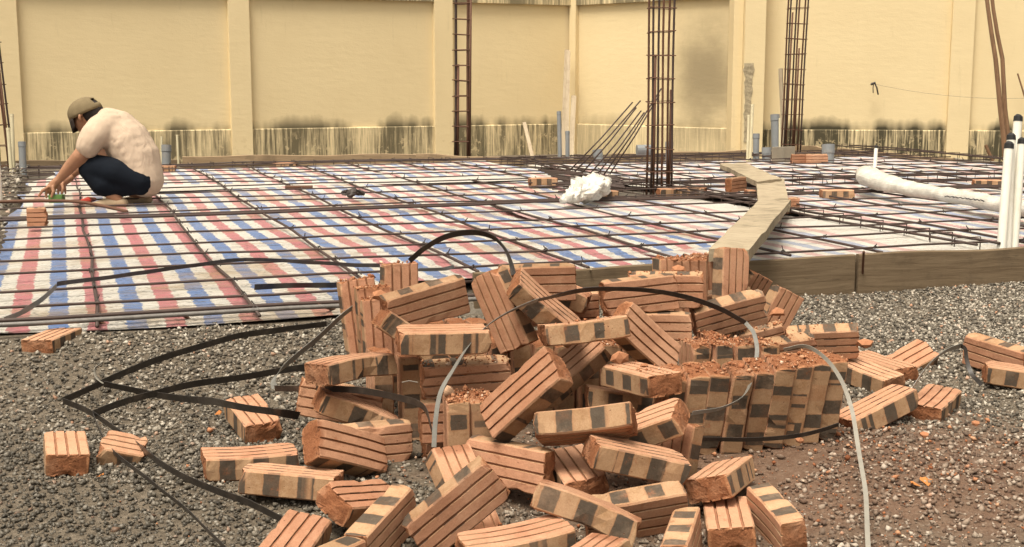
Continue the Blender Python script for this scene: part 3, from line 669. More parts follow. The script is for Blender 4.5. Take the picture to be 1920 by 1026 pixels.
# ---------------------------------------------------------------- sticks and poles
def stick(a, b, r0, r1, mat, label, name='stick', bend=.0, flat=None, n=8, cat='stick'):
    mb = MB(); a, b = Vector(a), Vector(b)
    pts = [a.lerp(b, t) + Vector((bend * math.sin(t * 3.14) + bend * .25 * math.sin(t * 14), 0, 0)) for t in np.linspace(0, 1, n)]
    mb.tube(pts, [r0 + (r1 - r0) * i / (n - 1) for i in range(n)], 7); o = mb.build(name, MT[mat]); return tag(o, label, cat)
stick(atS(1468, 300, 156), atS(1463, 129, 156), .030, .028, 'stick', 'grey wooden post leaning beside the right column cage', 'wooden_post', .01, cat='post')
stick(atS(1885, 300, 165), atS(1846, -30, 165), .032, .022, 'bamboo', 'brown crooked pole at the upper right, the left of the pair', 'pole', .02, cat='pole')
stick(atS(1889, 298, 163), atS(1855, -30, 163), .030, .020, 'bamboo', 'brown crooked pole at the upper right, the right of the pair', 'pole', .05, cat='pole')
stick(atS(1862, 305, 160), atS(1848, 272, 160), .02, .02, 'bamboo', 'short brown stick leaning at the mouldy plinth on the right', 'stick', .0)
stick(atS(1924, 190, 150), atS(1908, 138, 150), .012, .01, 'bamboo', 'dark twig at the right photo edge above the white pipes', 'twig', .0, cat='twig')
def slat(a, b, w_, th, mat, label):
    a, b = Vector(a), Vector(b); d_ = (b - a); L = d_.length; mb = MB(); mb.box((-w_ / 2, -th / 2, 0), (w_ / 2, th / 2, L)); o = mb.build('timber_slat', MT[mat]); o.location = a
    o.rotation_euler = Vector((0, 0, 1)).rotation_difference(d_.normalized()).to_euler(); return tag(o, label, 'timber')
slat(atS(1055, 300, 135), atS(1063, 94, 130), .065, .02, 'stick', 'tallest grey timber slat leaning in the wall corner')
slat(atS(1062, 300, 137), atS(1066, 96, 131), .05, .02, 'stick', 'narrow timber slat just right of the tallest one in the corner')
slat(atS(1070, 300, 137), atS(1076, 180, 133), .07, .02, 'stick', 'shorter broad timber slat in the wall corner, behind the slim pipes')
slat(atS(999, 298, 138), atS(983, 230, 134), .05, .018, 'stick', 'short pale slat leaning on the plinth left of the corner')

# ---------------------------------------------------------------- walkway planks
def plank(pts_l, pts_r, z, th, label, seed=1):
    n = 16; v = []; f = []; m = 4
    a0, a1, b0, b1 = [Vector(q) for q in (pts_l[0], pts_l[1], pts_r[0], pts_r[1])]; rr = random.Random(seed)
    for lay in (1, 0):
        for i in range(n + 1):
            t = i / n
            A = a0.lerp(a1, t); B = b0.lerp(b1, t)
            for j in range(m + 1):
                s = j / m; p = A.lerp(B, s); k = noise.noise(Vector((t * 5 + seed, s * 2, seed)))
                end = (.03 * noise.noise(Vector((s * 7, seed, 3))) if i in (0, n) else 0)
                side = (.006 * noise.noise(Vector((t * 9, j, seed)))) if j in (0, m) else 0
                p = p + (a1 - a0).normalized() * end + (b0 - a0).normalized() * side
                v.append((p.x, p.y, p.z + (lay * th if lay else 0) + k * .006 + (lay * .007 * noise.noise(Vector((t * 22, s * 9, seed + 8))))))
    W_ = m + 1; N = (n + 1) * W_
    for i in range(n):
        for j in range(m):
            q = i * W_ + j; f.append((q, q + 1, q + W_ + 1, q + W_)); f.append((N + q, N + q + W_, N + q + W_ + 1, N + q + 1))
        q = i * W_; f.append((q, q + W_, N + q + W_, N + q)); q = i * W_ + m; f.append((q, N + q, N + q + W_, q + W_))
    for j in range(m): f.append((j, N + j, N + j + 1, j + 1)); q = n * W_ + j; f.append((q, q + 1, N + q + 1, N + q))
    return link('walkway_plank', mesh('walkway_plank', v, f), MT['plank'], label=label, cat='plank', group='mud-caked walkway planks')
zt = .205
def zat(px, py, zz_): return at(px, py, zz_ + .035) - Vector((0, 0, .035))
# rear plank, middle plank, front plank (its front end rests on an upright brick)
plank((zat(1350, 307, .22), zat(1420, 341, .22)), (zat(1398, 305, .22), zat(1466, 336, .22)), 0, .035, 'rearmost walkway plank, its far end by the cream pipes', 2)
plank((zat(1417, 330, .205), zat(1423, 390, .205)), (zat(1470, 336, .205), zat(1481, 386, .205)), 0, .035, 'short middle plank of the zigzag walkway', 5)
Pf0, Pf1 = atS(1329, 470, 604) , atS(1404, 472, 604)
plank((zat(1422, 378, .20), Pf0 - Vector((0, 0, .035))), (zat(1483, 376, .20), Pf1 - Vector((0, 0, .035))), 0, .04, 'front walkway plank with a cracked end resting on an upright brick', 9)

# ---------------------------------------------------------------- plastic: bag and wrapped bundle
def blob(name, pts, radii, mat, label, cat, seed=0, n=22, amp=.25, squash=.7, freq=9, cry=1.0):
    P = spline(pts, 10); rad = np.interp(np.linspace(0, 1, len(P)), np.linspace(0, 1, len(radii)), radii); mb = MB(); v = []; f = []
    for i, p in enumerate(P):
        t = (P[min(i + 1, len(P) - 1)] - P[max(0, i - 1)]).normalized(); u = t.cross(Vector((0, 0, 1))).normalized(); w__ = u.cross(t)
        for k in range(n):
            an = 6.2832 * k / n; dvec = u * math.cos(an) + w__ * math.sin(an) * squash
            q = p + dvec * rad[i]; nn = noise.noise(q * freq + Vector((seed, 0, 0))) + .6 * abs(noise.noise(q * freq * 2.7 + Vector((0, seed, 0)))) * cry
            v.append(q + dvec * rad[i] * amp * nn * 1.6)
    for i in range(len(P) - 1):
        for k in range(n): f.append((i * n + k, i * n + (k + 1) % n, (i + 1) * n + (k + 1) % n, (i + 1) * n + k))
    f.append(tuple(range(n))[::-1]); f.append(tuple((len(P) - 1) * n + k for k in range(n)))
    return link(name, mesh(name, v, f), MT[mat], label=label, cat=cat)
blob('plastic_bag', [at(1052, 378, .20), at(1072, 368, .23), at(1098, 357, .26), at(1122, 345, .28), at(1136, 338, .27)], [.02, .052, .076, .068, .022], 'film', 'crumpled cloudy plastic bag on the mesh before the central cage', 'bag', 3, 26, .45, .75, 14, 1.6)
wb = empty('wrapped_bundle', at(1640, 345, .24), label='long white plastic-wrapped bundle lying across the mesh on the right', cat='bundle')
bl = blob('film_sleeve', [at(1622, 322, .27), at(1632, 333, .26), at(1660, 344, .24), at(1730, 358, .23), at(1810, 372, .23), at(1880, 384, .23), at(1990, 402, .23)], [.05, .088, .070, .056, .055, .056, .056], 'film', None, None, 5, 24, .16, .8, 8, .8)
bl.parent = wb; bl.matrix_parent_inverse = Matrix.Translation(-wb.location)
# a few printed dark dashes on the sleeve
mb = MB(); rr = random.Random(3)
for k in range(9):
    c0 = at(1772 + k * 8 + rr.uniform(-2, 2), 369 + k * .9, .30) ; mb.tube([c0, c0 + Vector((.018 * rr.uniform(.6, 1), .0, .004)), c0 + Vector((.03, .0, -.006 * rr.random()))], .003, 4)
ob = mb.build('printed_marks', MT['black'], kind='stuff'); ob.parent = wb; ob.matrix_parent_inverse = Matrix.Translation(-wb.location)

# small litter on the tarps
o = blob('wire_coil', [at(642, 363, .19), at(660, 361, .20), at(682, 363, .19)], [.02, .05, .02], 'tie', 'dark tangle of tie wire lying on the tarp in mid slab', 'wire coil', 8, 14, .6, .4, 30, 2)
mb = MB(); p = at(107, 380, .175); mb.box((p.x - .042, p.y - .03, p.z), (p.x + .042, p.y + .03, p.z + .05)); tag(mb.build('spacer_block', MT['green']), 'small green block under the hand of the squatting man', 'spacer')
mb = MB(); mb.tube([at(150, 379, .18), at(165, 375, .19), at(178, 374, .18)], [.012, .02, .012], 8); tag(mb.build('pliers', MT['redplastic']), 'red-handled pliers lying by the foot of the man', 'pliers')
mb = MB(); pp = [at(-10, 379, .21), at(60, 377, .215), at(140, 378, .21), at(190, 386, .19), at(238, 397, .18)]
mb.tube(spline(pp, 5), .0105, 7); tag(mb.build('loose_rebar', MT['rust'], smooth=True), 'loose rusty bar bending across the mesh in front of the man', 'rebar')
mb = MB(); mb.tube([at(535, 351, .18), at(586, 351, .18)], .013, 7); tag(mb.build('rod_offcut', MT['rust']), 'short brown rod on the white tarp fold', 'rod')

# ---------------------------------------------------------------- squatting man
SM = 292.0
def mp(px, py, off=0.0): return atS(px, py, SM) + Vector((0, off, 0))      # off > 0 is away from the camera
MAN0 = at(225, 383, .155)
man = empty('person', MAN0, 0, label='squatting man in cap, beige T-shirt and navy shorts tying the mesh', cat='person')
def capsules(name, chains, mat, vox, parent=man, smooth=6, k=None):
    # chains of tapered ellipsoidal links fused into one continuous skin
    mb = MB()
    for ch in chains:
        P = [Vector(c[0]) for c in ch]; Rr = [c[1] for c in ch]; Lt = [c[2] if len(c) > 2 else 1.0 for c in ch]
        for i in range(len(P) - 1):
            m_ = max(2, int((P[i + 1] - P[i]).length / (min(Rr[i], Rr[i + 1]) * .35)))
            for q in range(m_ + 1):
                t = q / m_; c = P[i].lerp(P[i + 1], t); r = Rr[i] * (1 - t) + Rr[i + 1] * t; l = Lt[i] * (1 - t) + Lt[i + 1] * t
                v = []; f = []; nu, nv = 12, 8
                for a in range(nv + 1):
                    th = math.pi * a / nv
                    for b in range(nu): fi = 6.2832 * b / nu; v.append(c + Vector((r * math.sin(th) * math.cos(fi), r * l * math.sin(th) * math.sin(fi), r * math.cos(th))))
                for a in range(nv):
                    for b in range(nu): f.append((a * nu + b, a * nu + (b + 1) % nu, (a + 1) * nu + (b + 1) % nu, (a + 1) * nu + b))
                mb.add(v, f)
    me = mesh(name, mb.v, mb.f, True); o = link(name, me, mat, parent); o.matrix_parent_inverse = Matrix.Translation(-MAN0)
    rm = o.modifiers.new('r', 'REMESH'); rm.mode = 'VOXEL'; rm.voxel_size = vox; rm.use_smooth_shade = True
    sm = o.modifiers.new('s', 'SMOOTH'); sm.factor = .5; sm.iterations = smooth
    return o
N_, F_ = -.17, .17                                 # near / far shoulder offsets
head = mp(164, 220)
body = [
    [(mp(266, 325), .115, 1.25), (mp(250, 288), .115, 1.3), (mp(225, 250), .11, 1.35), (mp(200, 232), .075, 1.5)],
    [(mp(200, 232), .06), (mp(186, 226), .052), (mp(170, 221), .06)],
    [(mp(166, 214), .088, .86), (mp(160, 226), .076, .84)],                                       # skull and face
    [(mp(158, 236), .050, .9), (mp(163, 245), .034, .9)],                                        # jaw and chin
    [(mp(150, 231), .020, .8), (mp(147, 236), .014, .7)],                                        # nose
    [(mp(196, 240, N_), .062), (mp(185, 268, N_ - .03), .050), (mp(168, 290, N_ - .03), .046), (mp(146, 312, N_), .040), (mp(128, 331, N_ + .02), .028), (mp(122, 337, N_ + .02), .027)],
    [(mp(190, 240, F_), .060), (mp(166, 285, F_ + .02), .045), (mp(140, 312, F_), .038), (mp(112, 340, F_ - .08), .027)],
    [(mp(266, 330, -.09), .085), (mp(222, 316, -.12), .078), (mp(181, 308, -.14), .062), (mp(200, 338, -.13), .056), (mp(222, 362, -.11), .046), (mp(232, 374, -.10), .036)],
    [(mp(266, 330, .09), .085), (mp(205, 300, .13), .075), (mp(154, 281, .16), .062), (mp(190, 325, .16), .055), (mp(245, 366, .12), .042), (mp(262, 374, .12), .034)],
]
capsules('body', body, MT['skin'], .0085, smooth=4)
def hand(wrist, tips, name='hand', side=1):
    palm_c = mp(*wrist)
    ch = [[(mp(123, 336, wrist[2]), .026), (palm_c, .030, .7), (mp(wrist[0] - 5, wrist[1] + 5, wrist[2]), .026, .8)]]
    for (x0, y0, x1, y1, x2, y2, o, r) in tips:
        ch.append([(mp(x0, y0, wrist[2] + o), r * 1.1), (mp(x1, y1, wrist[2] + o * 1.2), r), (mp(x2, y2, wrist[2] + o * 1.1), r * .8)])
    return capsules('hand', ch, MT['skin'], .0042, smooth=2)
hand((115, 344, N_ + .02), [(108, 347, 99, 353, 92, 363, -.028, .0095), (108, 350, 103, 359, 104, 366, -.009, .0095), (111, 352, 108, 361, 110, 368, .010, .0095), (114, 352, 113, 360, 115, 366, .027, .0085), (118, 346, 120, 355, 116, 364, -.034, .0105)])
hand((107, 345, F_ - .09), [(103, 349, 97, 356, 95, 363, -.02, .009), (105, 351, 101, 359, 101, 366, 0, .009), (108, 352, 105, 360, 106, 367, .018, .009), (110, 352, 110, 360, 111, 366, .034, .008), (112, 347, 114, 356, 112, 363, -.03, .010)])
# ear
mb = MB(); e = mp(160, 221, -.078); mb.tube([e + Vector((.008, 0, .022)), e + Vector((-.006, -.008, .018)), e + Vector((-.008, -.01, -.002)), e + Vector((.004, -.004, -.024))], [.006, .009, .009, .006], 8)
o = mb.build('ear', MT['skin'], man, True); o.matrix_parent_inverse = Matrix.Translation(-MAN0)
capsules('hair', [[(mp(170, 213), .090, .90), (mp(176, 217), .078, .9)], [(mp(180, 216), .06, 1.0), (mp(176, 224), .055, 1.05)]], MT['hair'], .008, smooth=3)
shirt = [
    [(mp(204, 226), .085, 1.25), (mp(222, 244), .128, 1.5), (mp(240, 268), .148, 1.38), (mp(255, 297), .155, 1.22), (mp(263, 322), .142, 1.25), (mp(274, 338), .112, 1.45)],
    [(mp(212, 238, N_ + .08), .11), (mp(203, 244, N_ + .04), .105), (mp(193, 254, N_ - .008), .090), (mp(187, 264, N_ - .025), .080), (mp(184, 272, N_ - .028), .076)],
    [(mp(200, 238, F_ - .05), .09), (mp(186, 252, F_ + .01), .078), (mp(180, 268, F_ + .02), .072)],
]
sh = capsules('t_shirt', shirt, MT['shirt'], .0105, smooth=5)
tx = bpy.data.textures.new('folds', 'CLOUDS'); tx.noise_scale = .085; dm = sh.modifiers.new('d', 'DISPLACE'); dm.texture = tx; dm.strength = .006; dm.mid_level = .5
shorts = [
    [(mp(270, 338, -.08), .092, 1.1), (mp(232, 322, -.12), .098), (mp(196, 313, -.14), .088), (mp(182, 315, -.14), .072)],
    [(mp(188, 322, -.14), .072), (mp(205, 342, -.13), .080), (mp(218, 350, -.12), .062)],
    [(mp(268, 338, -.06), .085), (mp(238, 345, -.10), .075), (mp(215, 346, -.12), .062)],
    [(mp(270, 338, .08), .090, 1.1), (mp(225, 318, .12), .09), (mp(180, 300, .15), .074), (mp(168, 292, .16), .068)],
    [(mp(276, 340, .0), .085, 1.6), (mp(262, 345, 0), .06, 1.6)],
]
capsules('shorts', shorts, MT['shorts'], .0095, smooth=4)
capsules('shoe', [[(mp(240, 378, -.10), .032, 1.15), (mp(214, 378, -.11), .036, 1.2), (mp(186, 382, -.12), .021, 1.7)]], MT['shoe'], .006, smooth=3)
capsules('shoe', [[(mp(268, 377, .12), .030, 1.15), (mp(240, 379, .12), .030, 1.2), (mp(208, 382, .13), .02, 1.7)]], MT['shoe'], .006, smooth=3)
# cap: dome of panels with a back opening, strap and curved brim
ax_u = Vector((-.42, 0, .90)).normalized(); ax_f = Vector((-.90, 0, -.42)).normalized(); ax_s = Vector((0, -1, 0))
cc = mp(161, 213); mb = MB(); v = []; f = []; nu, nv = 36, 12
for a in range(nv + 1):
    th = math.pi / 2 * a / nv * 1.02
    for b in range(nu):
        fi = 6.2832 * b / nu; rr_ = .102 * (1 + .012 * math.cos(fi * 6)); q = (ax_f * (math.cos(fi) * 1.08) + ax_s * (math.sin(fi) * .90)) * (rr_ * math.sin(th)) + ax_u * (.098 * math.cos(th) ** .8 if math.cos(th) > 0 else -.004)
        v.append(cc + q)
for a in range(nv):
    for b in range(nu):
        fi = 6.2832 * (b + .5) / nu
        if a >= 7 and a < 10 and math.cos(fi) < -.82: continue          # opening above the strap
        f.append((a * nu + b, a * nu + (b + 1) % nu, (a + 1) * nu + (b + 1) % nu, (a + 1) * nu + b))
me = mesh('cap', v, f, True); o = link('cap', me, MT['cap'], man); o.matrix_parent_inverse = Matrix.Translation(-MAN0)
so2 = o.modifiers.new('t', 'SOLIDIFY'); so2.thickness = .004
v = []; f = []; n = 12; dwn = (ax_f * .45 - ax_u * .9).normalized()
for j in range(5):
    for i in range(n + 1):
        an = (i / n - .5) * 1.9; s = j / 4
        q = cc + (ax_f * math.cos(an) * 1.08 + ax_s * math.sin(an) * .9) * .102 + (ax_f * .25 - ax_u * .5 + Vector((.22, 0, -.35))) * (.085 * s) * math.cos(an * .75) + ax_u * (-.0) 
        v.append(q)
for j in range(4):
    for i in range(n): f.append((j * 13 + i, j * 13 + i + 1, (j + 1) * 13 + i + 1, (j + 1) * 13 + i))
o2 = link('cap_brim', mesh('cap_brim', v, f, True), MT['cap_dark'], o); so3 = o2.modifiers.new('t', 'SOLIDIFY'); so3.thickness = .005

# ---------------------------------------------------------------- bricks
def brick_mesh(name, seed, chips=5, bend=0.0, broken=False, half=False):
    r = random.Random(seed); L, W, T = .22, .10, .055; b = .0035
    ys = []; zt = T / 2; top = [(-W / 2 + b, zt)]
    for g in (-.0255, 0, .0255):
        top += [(g - .0030, zt), (g - .0020, zt - .0042), (g + .0020, zt - .0042), (g + .0030, zt)]
    top.append((W / 2 - b, zt))
    sec = top + [(W / 2, zt - b), (W / 2, 0), (W / 2, -zt + b)] + [(y, -z) for y, z in reversed(top)] + [(-W / 2, -zt + b), (-W / 2, 0), (-W / 2, zt - b)]
    n = len(sec); xs_ = [-L / 2 + .0025, -L / 2 + .009, -.085, -.066, -.045, -.022, 0, .022, .045, .066, .085, L / 2 - .009, L / 2 - .0025]
    V = []; F = []
    for x in xs_: V += [[x, y, z] for y, z in sec]
    for i in range(len(xs_) - 1):
        for k in range(n): F.append((i * n + k, (i + 1) * n + k, (i + 1) * n + (k + 1) % n, i * n + (k + 1) % n))
    for s, i0 in ((-1, 0), (1, (len(xs_) - 1) * n)):
        prev = i0
        for sc, dx in ((.965, .0025), (.82, .0025), (.64, .0025), (.44, .0025), (.22, .0025)):
            st = len(V)
            for y, z in sec:
                V.append([s * (L / 2 - .0025 + dx + (.0042 * noise.noise(Vector((y * sc * 38, z * sc * 38, seed * 5.1 + s))) - .001 if sc < .9 else r.uniform(-.0012, .0004))), y * sc, z * sc])
            for k in range(n):
                q = (prev + k, prev + (k + 1) % n, st + (k + 1) % n, st + k); F.append(q if s < 0 else q[::-1])
            prev = st
        c = len(V); V.append([s * (L / 2 - .0008 + .0042 * noise.noise(Vector((0, 0, seed * 5.1 + s)))), 0, 0])
        for k in range(n): q = (prev + k, prev + (k + 1) % n, c); F.append(q if s < 0 else q[::-1])
    A = np.array(V)
    for _ in range(chips):                          # knocked corners and arrises
        cx = r.choice([-1, 1]) * r.choice([.11, .11, .11, r.uniform(0, .11)]); cy = r.choice([-1, 1]) * (.05 if abs(cx) < .11 or r.random() < .6 else r.uniform(0, .05)); cz = r.choice([-1, 1]) * .0275
        R2 = r.uniform(.009, .026); d = np.sqrt(((A - [cx, cy, cz]) ** 2).sum(1)); w_ = np.clip(1 - d / R2, 0, 1)[:, None]
        A += (np.array([-cx, -cy, -cz]) / math.sqrt(cx * cx + cy * cy + cz * cz)) * w_ * r.uniform(.005, .012) * (1 + .4 * np.array([[noise.noise(Vector(p) * 180)] for p in A]))
    off = seed * 3.7
    for i in range(len(A)):
        p = Vector(A[i]); A[i] += np.array(noise.noise_vector(p * 28 + Vector((off, 0, 0)))) * .0009
        if abs(A[i][0]) > .095: A[i] += np.array(noise.noise_vector(p * 130 + Vector((0, off, 0)))) * .0012
    A[:, 2] += bend * (A[:, 0] ** 2 - .004)
    if broken:                                      # snapped piece: ragged break
        cut = broken
        for i in range(len(A)):
            lim = cut + .018 * noise.noise(Vector((A[i][1] * 30, A[i][2] * 30, off))) + .010 * noise.noise(Vector((A[i][1] * 90, A[i][2] * 90, off)))
            if A[i][0] > lim: A[i][0] = lim + (A[i][0] - lim) * .05
    me = bpy.data.meshes.new(name); me.from_pydata(A.tolist(), [], F); me.update(); me.materials.append(MT['brick']); return me
VAR = [brick_mesh('brick', 1, 9), brick_mesh('brick', 2, 12, .35), brick_mesh('brick', 3, 10, -.3), brick_mesh('brick', 4, 15), brick_mesh('brick', 5, 9, .5), brick_mesh('brick', 6, 10, -.55), brick_mesh('brick', 7, 18, .1), brick_mesh('brick', 8, 10), brick_mesh('brick', 9, 14), brick_mesh('brick', 10, 11, .2), brick_mesh('brick', 11, 20)]
BRK = [brick_mesh('brick', 21, 8, 0, -.02), brick_mesh('brick', 22, 9, 0, .02), brick_mesh('brick', 23, 8, 0, .05), brick_mesh('brick', 24, 14, 0, -.015)]
LABELS = {'a2': 'tall upright brick at the far left back corner of the pile',
 'a3': 'upright brick standing alone behind the upper left of the pile',
 'a4': 'big grooved brick sloping up to the right over the upper left of the pile',
 'a5': 'upright brick behind the left front column, dark patches on its narrow side',
 'a6': 'narrow-looking upright brick leaning just left of the tilted dark-sided brick',
 'a8': 'brick with a shadowed dark-marked side jammed under the big sloping one',
 'b0': 'level brick with three dark squares, topping the left front of the pile',
 'b1': 'upright pale-edged brick directly below the level three-square brick, wire across it',
 'b2': 'grooved brick on edge below the level three-square brick, crumbs on top',
 'b3': 'grooved brick on edge at the bottom of the left front stack',
 'b4': 'upright brick with crumbled top in front of the grooved stack, left of its twin',
 'b5': 'upright brick beside the crumbled one, partly behind the big leaning slab',
 'c1': 'long grooved brick leaning steeply at the top centre of the pile',
 'c10': 'leaning upright brick with a curved pale side, right of the plank support',
 'c10b': 'rightmost leaning upright brick at the back right, over the gravel',
 'c11': 'large grooved brick sloping gently up to the right, pale top with grey square',
 'c12': 'brick behind the large gently sloping one, only its pale top clear',
 'c13': 'grooved brick on edge left of the large gently sloping one',
 'c14': 'grooved brick emerging below the large gently sloping one, rubble over it',
 'c15': 'flat-lying brick with two dark patches on its lit top, above the leaning row',
 'c16': 'curved pale-topped grooved brick at the right shoulder of the pile',
 'c2': 'brick tilted like a roof ridge at the top centre, dark hollow under it',
 'c3': 'level brick with a big grey square under the roof-like brick',
 'c4': 'grooved brick on edge against the front board, top centre of the pile',
 'c5': 'brick diving down to the right with a rough pitted end up',
 'c6': 'long cracked grooved brick on edge at the upper right centre',
 'c7': 'grooved brick on edge continuing right of the long cracked one, broken end',
 'c9': 'tall upright brick carrying the end of the front walkway plank',
 'e1': 'short-looking upright brick with a dark side at the back, left of the red group',
 'e2': 'upright grooved brick in the middle of the red back group',
 'e3': 'upright grooved brick behind the red back group, left of the plank support',
 'f1': 'big leaning grooved brick at the centre of the pile, rough end uppermost',
 'f10': 'brick sloping down right with striped top and two big dark squares',
 'f11': 'thin-looking brick standing on end beside the leaning upright row',
 'f12': 'curved brick with three dark squares across the front centre',
 'f13': 'brick behind the curved one with dark grooves and a pale top',
 'f14': 'brick with a rough brown end and two dark bars, front right',
 'f15': 'rightmost front brick, lying lengthwise with pale squares on top',
 'f16': 'brick under the rough brown end one, three deep grooves on top',
 'f17': 'brick running toward the camera with three grey squares on its top',
 'f18': 'pale grooved brick at the bottom edge of the photo, left of centre',
 'f19': 'small-looking grooved brick cut by the bottom edge under the curved one',
 'f2': 'grooved brick just behind the rough end of the central leaning one',
 'f20': 'long brick leaning up to the right at the front left centre',
 'f21': 'brick with small grey patches sloping down left, front left',
 'f22': 'brick mostly cut by the bottom edge, grey square on top',
 'f23': 'pale grooved brick lying toward the camera at the bottom left of the pile',
 'f24': 'tipped brick with rough brown end left of the patched one',
 'f25': 'pale-topped brick lying on gravel with a dark square at its left end',
 'f26': 'flat brick on gravel behind the pale-topped one, at the left',
 'f27': 'big grooved brick leaning at the left foot of the pile',
 'f28': 'brick sloping down right across the left of the pile, two green-black squares',
 'f29': 'grooved brick behind the left sloping one, strap passing over it',
 'f3': 'brick with two grey squares below the pitted-end brick, small chunk on top',
 'f30': 'brick with split dark marks below the left upright column',
 'f31': 'brick lying on gravel left of the pile under the strap',
 'f32': 'lone brick on the gravel at the far left, grooved top and red front',
 'f34': 'lone brick at the left by the slab edge with dark squares',
 'f35': 'grooved brick on edge at the right photo edge, end of strap before it',
 'f36': 'brick at the right photo edge, lying in front of the one on edge',
 'f37': 'brick sloping down left at the right foot of the pile, pale grooves',
 'f38': 'brick beside the right foot of the pile, pointing at the camera',
 'f39': 'brick with one dark square between the leaning row and the right foot',
 'f4': 'brick with one grey square in the gap right of centre',
 'f40': 'flat brick behind the one-square brick at the right foot',
 'f5': 'horizontal brick with two clear grey squares at the middle right',
 'f6': 'short-looking grooved brick tilted up to the right, rough end facing right',
 'f7': 'grooved brick on edge in the front middle, right end broken',
 'f8': 'steep brick with curved grooves left of the front middle one',
 'f9': 'brick pointing forward with a rough red end, between the front middle ones',
 'm1': 'brick with grey squares wedged behind the roof-like brick',
 'm2': 'grooved brick at the left end of the long cracked one',
 'm4': 'rubble-topped brick between the pitted-end brick and the leaning row',
 's0': 'first brick at the left of the leaning upright row, mostly covered',
 's1': 'second brick of the leaning upright row',
 's2': 'third brick of the leaning upright row',
 's3': 'fourth brick of the leaning upright row',
 's4': 'fifth brick of the leaning upright row, the loop of strap before it',
 's5': 'sixth brick of the leaning upright row',
 's6': 'seventh brick of the leaning upright row',
 's7': 'eighth brick of the leaning upright row, the last but one',
 's8': 'last brick at the right end of the leaning upright row'}
